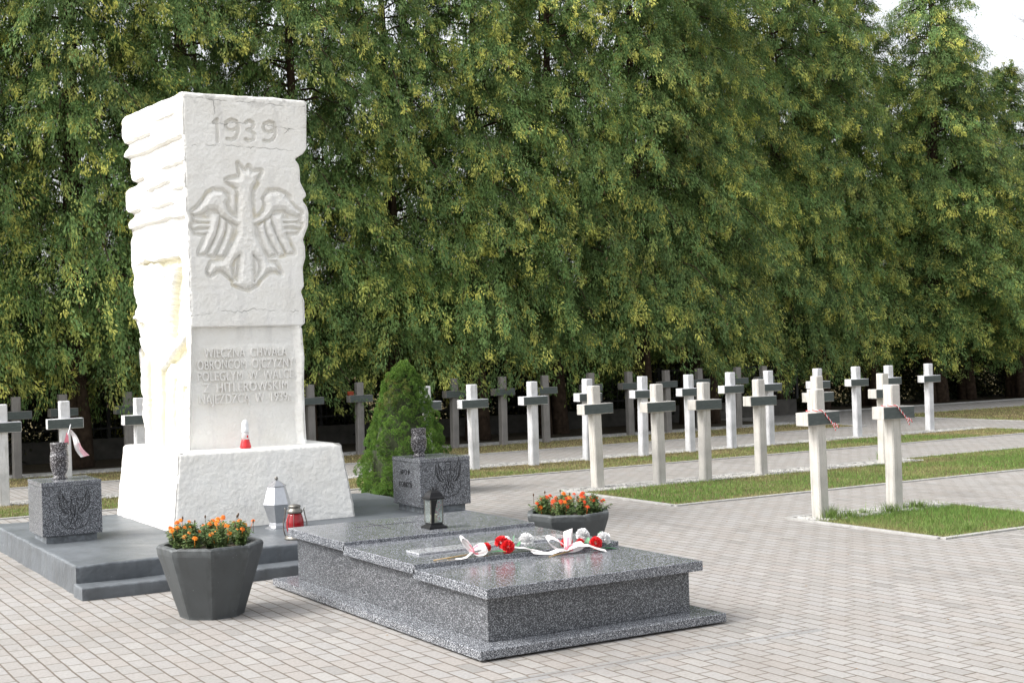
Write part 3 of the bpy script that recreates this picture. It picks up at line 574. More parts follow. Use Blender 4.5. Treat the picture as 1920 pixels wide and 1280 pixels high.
# plinth (tapered)
def rough_frustum(name, b, t, z0, z1, mat, parent, step=.012, amp=.006, seed=3):
    nz = int((z1-z0)/step); rowsV = []; rowsT = []
    segs = []
    bx0, bx1, by0, by1 = b; tx0, tx1, ty0, ty1 = t
    nx = int((bx1-bx0)/step); ny = int((by1-by0)/step)
    a = np.concatenate([np.linspace(0, 1, nx, endpoint=False), np.ones(ny), np.linspace(1, 0, nx, endpoint=False), np.zeros(ny)])
    c = np.concatenate([np.zeros(nx), np.linspace(0, 1, ny, endpoint=False), np.ones(nx), np.linspace(1, 0, ny, endpoint=False)])
    nxv = np.concatenate([np.zeros(nx), np.ones(ny), np.zeros(nx), -np.ones(ny)]); nyv = np.concatenate([-np.ones(nx), np.zeros(ny), np.ones(nx), np.zeros(ny)])
    arc = np.arange(len(a))*step
    for j in range(nz+1):
        s = j/nz; z = z0+(z1-z0)*s; x0 = bx0+(tx0-bx0)*s; x1 = bx1+(tx1-bx1)*s; y0 = by0+(ty0-by0)*s; y1 = by1+(ty1-by1)*s
        x = x0+(x1-x0)*a; y = y0+(y1-y0)*c
        d = amp*fbm(arc, arc*0+z, 6, 5, seed)+.0035*fbm(arc, arc*0+z, 40, 2, seed+2)-.03*(1-math.sqrt(max(0, 1-max(0, (z-(z1-.03))/.03)**2)))
        ex = np.minimum(x-x0, x1-x); ey = np.minimum(y-y0, y1-y)
        rnd = np.where(nyv != 0, corner(ex, .018), corner(ey, .018))
        x = x+nxv*(d-rnd); y = y+nyv*(d-rnd)
        rowsV.append(np.stack([x, y, np.full(len(a), z)], -1))
    cx, cy = (tx0+tx1)/2, (ty0+ty1)/2
    for q_ in (.9, .7, .4, .05): rowsV.append(np.stack([cx+(x-cx)*q_, cy+(y-cy)*q_, z1+.004*fbm(cx+(x-cx)*q_, cy+(y-cy)*q_, 7, 3, 8)+.001], -1))
    n = len(a); V = np.concatenate(rowsV); nr = len(rowsV)
    I = np.arange(nr-1)[:, None]*n; J = np.arange(n)[None]; J2 = (J+1) % n
    me = mesh_np(name, V-np.array(parent.location), np.stack([I+J, I+J2, I+n+J2, I+n+J], -1).reshape(-1, 4), True, np.ones((len(V), 3)))
    return link(name, me, mat, parent)
rough_frustum('plinth', (3.382, 5.045, 11.426, 13.30), (3.461, 4.953, 11.485, 13.27), PH-.01, .878, M['white'], mon)
# raised lettering
def text_mesh(name, items, mat, parent, origin=(0, 0, 0), rot=(math.pi/2, 0, 0), ext=.008, bold=.012, bev=.003):
    """items: (string, x0, x1, z0, z1, y) in the parent's face frame; one mesh"""
    vs = []; fs = []
    for (st, x0, x1, z0, z1, yy) in items:
        cu = bpy.data.curves.new('t', 'FONT'); cu.body = st; cu.size = 1; cu.offset = bold; cu.extrude = .5; cu.space_character = 1.05
        ob = bpy.data.objects.new('t', cu); C.objects.link(ob); bpy.context.view_layer.update()
        me = bpy.data.meshes.new_from_object(ob.evaluated_get(bpy.context.evaluated_depsgraph_get()))
        V = np.array([v.co[:] for v in me.vertices]); cap0 = 0.0; cap1 = .70
        sx = (x1-x0)/(V[:, 0].max()-V[:, 0].min()); V[:, 0] = x0+(V[:, 0]-V[:, 0].min())*sx
        V[:, 1] = z0+(V[:, 1]-cap0)*(z1-z0)/(cap1-cap0); V[:, 2] = V[:, 2]*2*ext
        W = np.stack([V[:, 0], yy-V[:, 2], V[:, 1]], -1); b0 = len(vs); vs += W.tolist(); fs += [[i+b0 for i in p.vertices] for p in me.polygons]
        bpy.data.objects.remove(ob); bpy.data.curves.remove(cu); bpy.data.meshes.remove(me)
    me = bpy.data.meshes.new(name); me.from_pydata(vs, [], fs); me.update(); return link(name, me, mat, parent)
yt = FY+.050-.010
tx = text_mesh('raised_inscription', [("WIECZNA  CHWAŁA", 3.80, 4.57, 1.683, 1.762, yt), ("OBROŃCOM  OJCZYZNY", 3.735, 4.63, 1.580, 1.660, yt), ("POLEGŁYM  W  WALCE", 3.735, 4.625, 1.478, 1.558, yt), ("Z  HITLEROWSKIM", 3.785, 4.57, 1.378, 1.458, yt), ("NAJEŹDŹCĄ  W  1939r.", 3.745, 4.61, 1.276, 1.356, yt)], M['white_letters'], mon, ext=.017, bold=.0)
off(tx, mon)
# ================================================================ TOMB
tb = thing('grave_tomb', 'low speckled grey granite tomb with a stepped three-slab lid in the foreground', 'tomb', (4.374, 8.0, 0))
def slab(name, x0, x1, y0, y1, z0, z1, mat, parent, b=.004):
    m = MB(); m.box(x0, x1, y0, y1, z0, z1, b); return off(m.build(name, mat, parent), parent)
slab('footing', 3.60, 5.15, 6.50, 9.46, 0, .022, M['plinth_conc'], tb, 0)
slab('base_slab', 3.535, 5.213, 6.431, 9.53, .012, .062, M['granite'], tb)
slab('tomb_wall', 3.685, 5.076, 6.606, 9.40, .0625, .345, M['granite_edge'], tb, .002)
l1 = slab('lid_slab', 3.640, 5.125, 6.530, 7.43, .312, .370, M['granite'], tb); 
l2 = slab('lid_slab', 3.640, 5.125, 7.405, 8.475, .338, .398, M['granite'], tb)
l3 = slab('lid_slab', 3.640, 5.125, 8.450, 9.47, .362, .424, M['granite'], tb)
l1.data.transform(Matrix.Translation((0, -.0, 0)))
m = MB()
for k in range(26):
    x = 3.90+.038*k+random.uniform(-.01, .01); a = random.uniform(-.03, .03)
    if random.random() < .8: m.tube([(x, 7.765, .4112), (x+.03+a, 7.885, .4112)], .0016, 4)
np_ = slab('name_plate', 3.835, 4.965, 7.735, 7.915, .3985, .411, M['name_plate'], tb, .002)
off(m.build('engraved_strokes', M['engrave'], np_), tb)
m = MB(); m.tube([(4.02, 9.12, .4242), (4.50, 9.12, .4242)], .0035, 4); m.tube([(4.19, 9.27, .4242), (4.19, 8.90, .4242)], .0035, 4); off(m.build('engraved_cross', M['engrave'], tb), tb)
# ================================================================ PEDESTALS
EMB = [[(-.02, .10), (-.03, .13), (-.01, .15), (.02, .145), (.03, .12), (.015, .10)], [(-.03, .155), (-.03, .175), (-.01, .165), (0, .185), (.012, .165), (.03, .175), (.03, .155)],
 [(-.02, .10), (-.06, .09), (-.09, .13), (-.11, .20), (-.13, .14), (-.125, .06), (-.09, .0), (-.05, -.01)], [(.02, .10), (.06, .09), (.09, .13), (.11, .20), (.13, .14), (.125, .06), (.09, .0), (.05, -.01)],
 [(-.10, .16), (-.085, .05), (-.05, .0)], [(-.12, .13), (-.105, .04), (-.07, -.01)], [(.10, .16), (.085, .05), (.05, .0)], [(.12, .13), (.105, .04), (.07, -.01)], [(-.075, .12), (-.06, .05), (-.03, .02)], [(.075, .12), (.06, .05), (.03, .02)],
 [(-.02, .10), (-.035, .03), (-.02, -.05), (0, -.09), (.02, -.05), (.035, .03), (.015, .10)], [(-.03, -.03), (-.06, -.05), (-.045, -.08)], [(.03, -.03), (.06, -.05), (.045, -.08)], [(-.012, .06), (.0, -.05)], [(.012, .06), (0.0, -.05)],
 [(-.13, -.02), (-.12, -.08), (-.08, -.13), (0, -.15), (.08, -.13), (.12, -.08), (.13, -.02)], [(-.02, -.05), (-.04, -.11)], [(0, -.09), (0, -.13)], [(.02, -.05), (.04, -.11)]]
def pedestal(name, lab, x0, x1, y0, y1, cx, cz, sc, text):
    t = thing(name, lab, 'pedestal', ((x0+x1)/2, (y0+y1)/2, PH), 'granite pedestals carrying vases on the platform')
    slab('foot', x0+.035, x1-.035, y0+.045, y1-.04, PH-.003, PH+.062, M['platform'], t, .003)
    b = slab('block', x0, x1, y0, y1, PH+.058, .672, M['granite_block'], t, .004)
    slab('cap_slab', x0-.001, x1+.001, y0-.001, y1+.001, .674, .709, M['granite'], t, .003)
    m = MB()
    for l in EMB: m.tube([(cx+a*sc, y0-.0012, cz+c*sc) for a, c in l], .0030 if text else .0024, 5)
    off(m.build('engraved_emblem', M['engrave'], t), t)
    if text:
        vs = []
        o = text_mesh('engraved_text', [("60 D P", -.115, .075, .555-.0, .600, 0), ("KOBRYŃ", -.150, .120, .440, .488, 0)], M['engrave'], t, ext=.0015, bold=.014)
        o.data.transform(Matrix.Translation((x0-.0005, (y0+y1)/2-.0, 0)) @ Matrix.Rotation(-math.pi/2, 4, 'Z')); off(o, t)
    return t
pedestal('stone_pedestal', 'speckled granite pedestal with eagle emblem and flag vase at the left end of the platform', 2.335, 2.812, 11.51, 12.05, 2.59, .46, .95, False)
pedestal('stone_pedestal', 'speckled granite pedestal lettered 60 D P KOBRYŃ between the green bush and the tomb', 5.553, 6.068, 11.13, 11.70, 5.84, .50, 1.0, True)
def vase(lab, x, y, z, k=1.0, kz=1.0):
    t = thing('stone_vase', lab, 'vase', (x, y, z), 'turned granite vases on the pedestals')
    pr_ = [(.058, 0), (.060, .010), (.048, .022), (.046, .034), (.062, .060), (.072, .095), (.074, .13), (.072, .155), (.074, .160), (.073, .170), (.069, .174), (.067, .20), (.069, .235), (.071, .255), (.070, .262), (.058, .262), (.055, .20), (.02, .17)]
    m = MB(); m.lathe([(r*k, h*kz) for r, h in pr_], 40, cap=True); m.build('vase_body', M['granite_vase'], t); return t
vase('dark speckled turned stone vase holding a small faded flag on the left pedestal', 2.545, 11.80, .7095, 1.05, 1.16)
vase('empty dark speckled turned stone vase on the right pedestal in front of the bush', 5.72, 11.47, .7095, 1.0, 1.0)
# small flag
fl = thing('small_flag', 'small faded white and red paper flag on a stick, leaning out of the left vase', 'flag', (2.545, 11.80, .90))
m = MB(); m.tube([(2.55, 11.80, .83), (2.60, 11.79, 1.02), (2.640, 11.785, 1.16)], .0035, 6); off(m.build('stick', M['white_plastic'], fl), fl)
def cloth(rows, name, mat, th=.001):
    V = [Vector(p) for r in rows for p in r]; n = len(rows[0]); fs = []
    for j in range(len(rows)-1):
        for i in range(n-1): fs.append((j*n+i, j*n+i+1, (j+1)*n+i+1, (j+1)*n+i))
    m = MB(); m.add(V, fs, True); return m
A0 = Vector((2.622, 11.785, 1.115)); D1 = Vector((.085, .0, -.235)); W1 = Vector((-.055, .01, -.03)); W2 = Vector((.06, .0, -.015))
ra = []; rb = []
for j in range(9):
    s = j/8; c = A0+D1*s+Vector((.01*math.sin(s*7), .012*math.sin(s*9), 0)); wv = (W1*(1-s)*.2+Vector((.075, .0, .012))*(.45+.55*s))
    ra.append([c+wv*q+Vector((0, .014*math.sin(q*5+s*4), 0)) for q in (0, .25, .5, .75, 1)])
o = cloth(ra, 'c', None).build('white_half', M['ribbon_white'], fl); off(o, fl)
rb = [[p+Vector((.0, -.003, -.0)) for p in r] for r in [[Vector((2.605, 11.783, 1.10)), Vector((2.618, 11.783, 1.06))], [Vector((2.585, 11.782, 1.03)), Vector((2.62, 11.782, 1.0))], [Vector((2.572, 11.782, .96)), Vector((2.60, 11.782, .965))]]]
o = cloth(rb, 'c', None).build('red_edge', M['ribbon_pink'], fl); off(o, fl)
rc = [[p+Vector((0, -.004, 0)) for p in r] for r in [[ra[j][1]*.5+ra[j][2]*.5, ra[j][3], ra[j][4]] for j in range(4, 9)]]
pinkf = simple('faded_pink_paper', (.80, .45, .50), .6, 0, 30, .08, 0)
o = cloth(rc, 'c', None).build('faded_red_half', pinkf, fl); off(o, fl)
# ================================================================ PLANTERS
def planter(name, lab, x, y, rb, rt, h, rot, k):
    t = thing(name, lab, 'planter', (x, y, 0), 'octagonal concrete planters with marigolds')
    m = MB(); n = 8; rows = []
    seg = 7
    prof = [(rb*.985, 0), (rb, .015)]+[(rb+(rt-rb)*s/12, .015+(h-.03)*s/12) for s in range(1, 12)]+[(rt-.006, h-.012), (rt-.012, h), (rt-.050, h), (rt-.056, h-.008), (rt-.07, h-.07)]
    vs = []
    for (r, z) in prof:
        for i in range(n):
            a0 = rot+2*math.pi*i/n; a1 = rot+2*math.pi*(i+1)/n
            p0 = Vector((r*math.cos(a0), r*math.sin(a0), z)); p1 = Vector((r*math.cos(a1), r*math.sin(a1), z))
            for q in range(seg):
                s = q/seg; s2 = s if 0 < q else .0
                p = p0.lerp(p1, s)
                if q == 0: p = p*(1-.012)
                dd = .0009*float(fbm(np.array([a0*3+s*2.3]), np.array([z*4+k]), 5, 4, 5+k)); nn = Vector((p.x, p.y, 0)).normalized(); p = p+nn*dd+Vector((0, 0, dd*1.6))
                vs.append(p)
    w = n*seg; fs = []
    for j in range(len(prof)-1):
        for i in range(w):
            k2 = (i+1) % w; fs.append((j*w+i, j*w+k2, (j+1)*w+k2, (j+1)*w+i))
    fs.append(tuple(range(w-1, -1, -1)))
    m.add(vs, fs); m.build('tub', M['planter'], t)
    m = MB(); vv = [Vector((0, 0, h-.035))]; 
    ang = [rot+2*math.pi*i/32 for i in range(32)]
    for rr in (.3, .6, .85, 1.0):
        for a in ang: vv.append(Vector(((rt-.056)*rr*math.cos(a), (rt-.056)*rr*math.sin(a), h-.04+.01*float(fbm(np.array([a*2]), np.array([rr*3]), 2, 2, 3)))))
    ff = [(0, 1+i, 1+(i+1) % 32) for i in range(32)]+[(1+32*j+i, 1+32*(j+1)+i, 1+32*(j+1)+(i+1) % 32, 1+32*j+(i+1) % 32) for j in range(3) for i in range(32)]
    m.add(vv, ff); m.build('potting_soil', M['soil'], t)
    return t
PA = (2.83, 8.76, .47); PB = (5.62, 8.78, .42)
planter('flower_planter', 'dark grey octagonal concrete planter with orange marigolds in front of the platform step', PA[0], PA[1], .212, .352, .47, .473, 1)
planter('flower_planter', 'dark grey concrete planter with red-orange marigolds half hidden behind the right edge of the tomb', PB[0], PB[1], .20, .338, .438, .609, 2)
def bloom(m, c, r, up, rings=((1.0, .15, 9), (.85, .45, 8), (.6, .75, 6), (.3, .95, 4))):
    c = Vector(c); up = Vector(up).normalized(); a = up.cross(Vector((.3, .8, .1))).normalized(); b = up.cross(a)
    for (rr, hh, n) in rings:
        ph = random.uniform(0, 6.28)
        for i in range(n):
            q = ph+2*math.pi*i/n+random.uniform(-.12, .12); d = a*math.cos(q)+b*math.sin(q); s = a*-math.sin(q)+b*math.cos(q)
            w = r*rr*2.3/n*1.35+.15*r
            p0 = c+d*r*.15+up*r*(hh*.6-.2); p1 = c+d*r*rr*.75+up*r*(hh*.8-.1); p2 = c+d*r*rr*random.uniform(.95, 1.12)+up*r*(hh*.8-.18+random.uniform(-.08, .08))
            m.add([p0-s*w*.2, p0+s*w*.2, p1+s*w*.5, p1-s*w*.5, p2+s*w*.42+up*r*.07, p2-s*w*.42-up*r*.04], [(0, 1, 2, 3), (3, 2, 4, 5)])
def marigolds(P, rin, spots, labs, mats, seed, grp):
    """spots: per plant (dx,dy,[(bx,by,bz)...])"""
    random.seed(seed)
    for (dx, dy, hh, bl), lab in zip(spots, labs):
        t = thing('marigold_plant', lab, 'flowering plant', (P[0]+dx, P[1]+dy, P[2]-.035), grp)
        V = []; Cc = []
        m = MB()
        for k in range(46):
            a = random.uniform(0, 6.28); r = abs(random.gauss(0, .050)); h = hh*random.uniform(.45, 1.0)*(1-.5*r/.2)
            p0 = Vector((random.gauss(0, .012), random.gauss(0, .012), 0)); p1 = Vector((r*math.cos(a), r*math.sin(a), h)); pm = p0.lerp(p1, .5)+Vector((0, 0, .01)); m.tube([p0, pm, p1], [.0016, .0013, .0009], 4)
            for s in range(40):
                f = random.uniform(.15, 1.05); c = p0.lerp(p1, f)+Vector((0, 0, .004)); b = random.uniform(0, 6.28); el = random.uniform(-.5, .7); d = Vector((math.cos(b)*math.cos(el), math.sin(b)*math.cos(el), math.sin(el)))
                l = random.uniform(.016, .034); w = l*random.uniform(.16, .26); e = d.cross(Vector((random.gauss(0, .5), random.gauss(0, .5), 1))).normalized()*w
                V += [c, c+d*l*.5+e, c+d*l, c+d*l*.5-e]; q = (random.uniform(0, .6), random.random(), random.random()*.5*(random.random() < .25)); Cc += [q]*4
        m.build('stems', M['stem'], t)
        link('foliage', mesh_np('foliage', V, np.arange(len(V)).reshape(-1, 4), False, np.array(Cc)), M['marigold_leaf'], t)
        for (bx, by, bz, br, ty) in bl:
            m = MB(); c = Vector((bx, by, bz)); up = Vector((bx*2+random.gauss(0, .25), by*2-.55+random.gauss(0, .2), .85))
            if ty == 2:
                m.tube([c-Vector((0, 0, .07)), c], .0014, 4); m.lathe([(.0015, -.012), (.005, -.006), (.0065, .0), (.004, .009), (.001, .012)], 7, c=tuple(c)); m.build('dry_flower_head', M['dry_head'], t)
            else:
                m.tube([c-Vector((bx*.3, by*.3, .06)), c-up.normalized()*br*.2], .0016, 4); bloom(m, c, br, up); m.build('blossom', mats[ty], t)
def spotgen(n, R, hh, nb, tyw, seed):
    random.seed(seed); out = []
    for i in range(n):
        if i == 0: dx = dy = 0
        else: a = 2*math.pi*i/(n-1)+.3; dx, dy = R*math.cos(a), R*math.sin(a)
        bl = []
        for k in range(nb):
            a = random.uniform(0, 6.28); r = random.uniform(.01, .085); h = hh*random.uniform(.55, 1.02)
            ty = random.choices([0, 1, 2], tyw)[0]; bl.append((r*math.cos(a), r*math.sin(a)-.01, h+(.035 if ty == 2 else 0), random.uniform(.0135, .0195), ty))
        out.append((dx, dy, hh*random.uniform(.85, 1.08), bl))
    return out
DIRS = ['in the middle', 'on the back right', 'at the back', 'on the back left', 'on the left', 'on the front left', 'on the front', 'on the front right']
marigolds(PA, .25, spotgen(8, .205, .175, 6, (6, 3, 3), 3), ['orange marigold plant %s of the near planter by the platform step' % d for d in DIRS], [M['gold'], M['orange']], 3, 'marigolds in the near planter')
marigolds(PB, .25, spotgen(8, .195, .165, 7, (3, 7, .5), 5), ['red-orange marigold plant %s of the planter behind the tomb' % d for d in DIRS], [M['orange'], M['orange_red']], 5, 'marigolds in the planter behind the tomb')
random.seed(11)
# ================================================================ CANDLES AND LANTERNS
vt = thing('votive_candle', 'small bottle-shaped grave candle with white cap and red base on the monument ledge', 'candle', (4.085, 11.585, .880))
m = MB(); m.lathe([(.040, 0), (.048, .004), (.050, .012), (.046, .030), (.036, .066), (.034, .078)], 20, (0, 0, 0)); m.build('red_base', M['red_plastic'], vt)
m = MB(); m.lathe([(.0335, .0785), (.031, .120), (.030, .140)], 20); m.build('clear_body', M['clear_plastic'], vt)
m = MB(); m.lathe([(.033, .141), (.034, .146), (.034, .176), (.031, .18), (.031, .200), (.027, .226), (.016, .246), (.003, .252)], 20); m.build('white_cap', M['white_plastic'], vt)
m = MB(); m.box(-.006, .018, -.0372, -.0345, .084, .124); m.build('label_sticker', M['white_plastic'], vt)
m = MB(); m.box(-.001, .013, -.0385, -.0376, .092, .116); m.build('red_mark', M['red_plastic'], vt)
sl = thing('silver_lantern', 'faceted silver metal grave lantern standing against the foot of the monument', 'lantern', (4.20, 11.16, PH))
R6 = math.radians(-2)
for nm, pr_ in (('foot', [(.112, 0), (.112, .006), (.078, .022), (.074, .045)]), ('body', [(.070, .0455), (.122, .200), (.122, .204), (.078, .352)]), ('roof', [(.088, .3525), (.088, .358), (.012, .408)])):
    m = MB(); m.lathe(pr_, 6, rot=R6, smooth=False); m.build(nm, M['silver'], sl)
m = MB(); m.lathe([(.004, .405), (.014, .414), (.016, .422), (.010, .432), (.001, .436)], 12); m.build('knob', M['dark_silver'], sl)
rl = thing('red_lantern', 'red glass storm lantern with dark wire frame on the platform beside the tomb lid', 'lantern', (4.045, 10.36, PH))
m = MB(); m.lathe([(.086, 0), (.088, .012), (.080, .018), (.080, .026), (.062, .030)], 28); m.build('base', M['dark_silver'], rl)
m = MB(); m.lathe([(.050, .031), (.060, .05), (.072, .10), (.070, .14), (.058, .19), (.052, .205)], 24); m.build('glass', M['red_glass'], rl)
m = MB(); m.lathe([(.030, .032), (.030, .12)], 16); m.build('candle', M['white_plastic'], rl)
m = MB(); m.lathe([(.056, .2055), (.062, .212), (.060, .232), (.048, .236), (.044, .252), (.050, .256), (.046, .268), (.024, .276), (.004, .278)], 24); m.build('cap', M['dark_silver'], rl)
m = MB()
for a in (math.radians(-30), math.radians(150)):
    d = Vector((math.cos(a), math.sin(a), 0)); m.tube([d*.078+Vector((0, 0, .02)), d*.092+Vector((0, 0, .07)), d*.094+Vector((0, 0, .13)), d*.080+Vector((0, 0, .19)), d*.072+Vector((0, 0, .235)), d*.078+Vector((0, 0, .25))], .0045, 7)
    m.tube([d*.076+Vector((0, 0, .222)), d*.05+Vector((0, 0, .224))], .003, 6)
for a in (60, 240, 20, 200):
    q = math.radians(a); d = Vector((math.cos(q), math.sin(q), 0)); m.tube([d*.063+Vector((0, 0, .035)), d*.074+Vector((0, 0, .10)), d*.073+Vector((0, 0, .14)), d*.061+Vector((0, 0, .19)), d*.056+Vector((0, 0, .21))], .0018, 5)
m.build('wire_frame', M['dark_silver'], rl)
bl_ = thing('black_lantern', 'black metal and glass grave lantern standing on the rear slab of the tomb lid', 'lantern', (4.435, 8.69, .4245), None, 0)
def sq(m, prof):  # square frustum stack
    m.lathe([(r*math.sqrt(2), z) for r, z in prof], 4, rot=math.pi/4, smooth=False)
m = MB(); sq(m, [(.070, 0), (.070, .012), (.050, .026), (.046, .028), (.046, .040)]); m.build('base', M['black_metal'], bl_)
m = MB()
for sx in (-1, 1):
    for sy in (-1, 1): m = MB(); m.box(sx*.047-.003, sx*.047+.003, sy*.047-.003, sy*.047+.003, .0405, .204); m.build('frame_post', M['dark_silver'], bl_)
for (x0, x1, y0, y1) in ((-.044, .044, -.0475, -.0455), (-.044, .044, .0455, .0475), (-.0475, -.0455, -.044, .044), (.0455, .0475, -.044, .044)):
    m = MB(); m.box(x0, x1, y0, y1, .0405, .204); m.build('glass_pane', M['clear_glass'], bl_)
m = MB(); cv = [(-.043, .202), (.006, .202), (-.004, .170), (-.014, .130), (-.020, .090), (-.022, .042), (-.043, .042)]
n_ = len(cv); m.add([(x, -.0515, z) for x, z in cv]+[(x, -.0495, z) for x, z in cv], [tuple(range(n_)), tuple(range(2*n_-1, n_-1, -1))]+[(i, (i+1) % n_, n_+(i+1) % n_, n_+i) for i in range(n_)]); m.build('curved_trim', M['black_metal'], bl_)
m = MB(); m.lathe([(.026, .0405), (.026, .095), (.020, .10)], 16); m.build('candle', simple('cream_wax', (.62, .55, .40), .5, 0, 30, .1, 0), bl_)
m = MB()
for k in range(16):
    z = .06+.008*k; x = .006+.018*math.sin(k*1.7); m.tube([(x, -.050, z), (x+.014*math.cos(k*2.1), -.050, z+.012)], .0018, 4)
m.build('painted_ornament', simple('plum_ornament', (.22, .05, .10), .5, 0, 30, .3, 0), bl_)
m = MB(); sq(m, [(.060, .2045), (.060, .216), (.050, .224), (.048, .230), (.046, .236), (.038, .252), (.022, .264), (.006, .269)]); m.lathe([(.004, .268), (.008, .276), (.004, .284)], 8); m.tube([(-.022, 0, .264), (-.016, 0, .283), (.0, 0, .288), (.016, 0, .283), (.022, 0, .264)], .0022, 6); m.build('roof', M['black_metal'], bl_)
# ================================================================ CARNATION BOUQUETS
def carnation(m, c, r, up, n=70):
    c = Vector(c); up = Vector(up).normalized(); a = up.cross(Vector((.21, .9, .13))).normalized(); b = up.cross(a)
    for k in range(n):
        z = 1-1.45*(k+.5)/n; rr = math.sqrt(max(0, 1-z*z)); q = k*2.39996; d = (a*math.cos(q)+b*math.sin(q))*rr+up*z
        s = d.cross(up if abs(z) < .9 else a).normalized(); tw = random.uniform(-.9, .9); s = (s*math.cos(tw)+d.cross(s)*math.sin(tw)); e = d.cross(s)
        p1 = c+d*r*random.uniform(.86, 1.05); p0 = c+d*r*.35; w = r*.34
        m.add([p0-s*w*.2, p0+s*w*.2, p1+s*w+e*w*.25, p1+s*w*.3-e*w*.25, p1-s*w*.3+e*w*.25, p1-s*w-e*w*.25], [(0, 1, 2, 3), (0, 3, 4), (0, 4, 5)])
def leafblade(m, p, d, l, w, up=Vector((0, 0, 1))):
    d = Vector(d).normalized(); s = d.cross(up).normalized(); n = 6; vs = []; p = Vector(p)
    for i in range(n+1):
        t = i/n; c = p+d*l*t+Vector((0, 0, -.25*l*t*t)); ww = w*math.sin(math.pi*min(1, t*.92+.08))**.8; vs += [c-s*ww/2, c+Vector((0, 0, -.15*ww)), c+s*ww/2]
    m.add(vs, [f for i in range(n) for f in ((3*i, 3*i+1, 3*i+4, 3*i+3), (3*i+1, 3*i+2, 3*i+5, 3*i+4))], True)
def loop(m, m2, c, d, l, w, lift, side):
    """one flat satin loop; m gets white part, m2 pink inner stripe"""
    c = Vector(c); d = Vector(d).normalized(); n = 14; pts = []
    for i in range(n+1):
        t = i/n*2*math.pi; pts.append(c+d*l*.5*(1-math.cos(t))+Vector((0, 0, lift*math.sin(t)+.3*lift*(1-math.cos(t)))))
    sdv = Vector(side).normalized()
    wv = [sdv*(w*(.35+.65*math.sin(math.pi*i/n))) for i in range(n+1)]
    m.strip(pts, wv); m2.strip([p+sdv*w*.12+Vector((0, -.0012, .0012)) for p in pts[:4]], [v*.45 for v in wv[:4]]); m2.strip([p+sdv*w*.12+Vector((0, -.0012, .0012)) for p in pts[-4:]], [v*.45 for v in wv[-4:]])
ZL2, ZL1 = .398, .370
def bouquet(lab, loc, fl_, leaves, bow, tails, stems, bowdir):
    t = thing('carnation_bouquet', lab, 'bouquet', loc, 'red and white carnation bouquets on the tomb')
    for (x, y, z, r, w, up) in fl_:
        m = MB(); carnation(m, (x, y, z), r, up); m.build('carnation', M['white_petal'] if w else M['red_petal'], t, )
    m = MB()
    for p, d, l, w in leaves: leafblade(m, p, d, l, w)
    m.build('leaves', M['green_leaf'], t)
    m = MB()
    for p, q, r in stems: m.tube([p, q], [r, r*.8], 6)
    m.build('stems', M['straw'], t)
    m = MB(); m2 = MB()
    for (c, d, l, w, lift, sd_) in bow: loop(m, m2, c, d, l, w, lift, sd_)
    m.build('ribbon_bow', M['ribbon_white'], t); c = bow[0][0]
    for pts, w in tails: m = MB(); m.strip(pts, w); m.build('ribbon_tail', M['ribbon_white'], t)
    m2.lathe([(.004, -.012), (.013, -.006), (.014, .004), (.006, .012)], 10, c=(c[0], c[1], c[2]+.004)); m2.build('ribbon_knot', M['ribbon_pink'], t)
    return t
U = (0, -.3, 1)
bouquet('left carnation bouquet with red blooms and white ribbon bow on the middle tomb slab', (4.20, 7.47, .398),
 [(-.005, .04, .040, .030, 0, (-.4, -.5, .8)), (.095, .025, .058, .045, 0, (0, -.5, 1)), (.105, -.035, .040, .044, 0, (.1, -.9, .5)), (.17, .10, .050, .036, 1, U), (.275, .02, .056, .050, 1, (.2, -.4, 1))],
 [((.0, .0, .012), (.7, -.5, .3), .07, .030), ((.02, -.02, .015), (.9, .1, .2), .09, .03), ((.03, -.04, .02), (.5, -.8, .2), .06, .028), ((.03, .08, .03), (-.1, .5, 1), .07, .016), ((.17, .02, .03), (.3, .2, 1), .10, .012), ((.18, -.02, .025), (.6, .3, .8), .07, .022), ((.17, -.05, .02), (1, .0, .12), .13, .035), ((.20, .04, .02), (1, .4, .5), .09, .02), ((.24, -.03, .02), (.9, -.3, .1), .07, .02)],
 [((-.13, -.01, .030), (-.45, .3, .5), .10, .045, .028, (.2, .9, .3)), ((-.13, -.01, .030), (.95, -.1, -.02), .095, .05, .026, (.1, .8, .6)), ((-.13, -.01, .030), (-.45, .35, .65), .085, .04, .014, (1, .2, 0)), ((-.13, -.01, .028), (.85, -.5, -.1), .085, .045, .02, (.4, .8, .3))],
 [([(-.13, -.01, .03), (-.16, -.03, .022), (-.20, -.05, .006), (-.245, -.065, .004), (-.275, -.055, .0035)], (.006, .026, .004)), ([(.16, -.02, .03), (.22, -.05, .022), (.29, -.085, .002), (.36, -.105, -.020), (.44, -.10, -.014)], (.01, .030, .006))],
 [((-.40, -.005, .004), (-.14, -.01, .018), .0028), ((-.30, .012, .004), (0, 0, .022), .004)], 0)
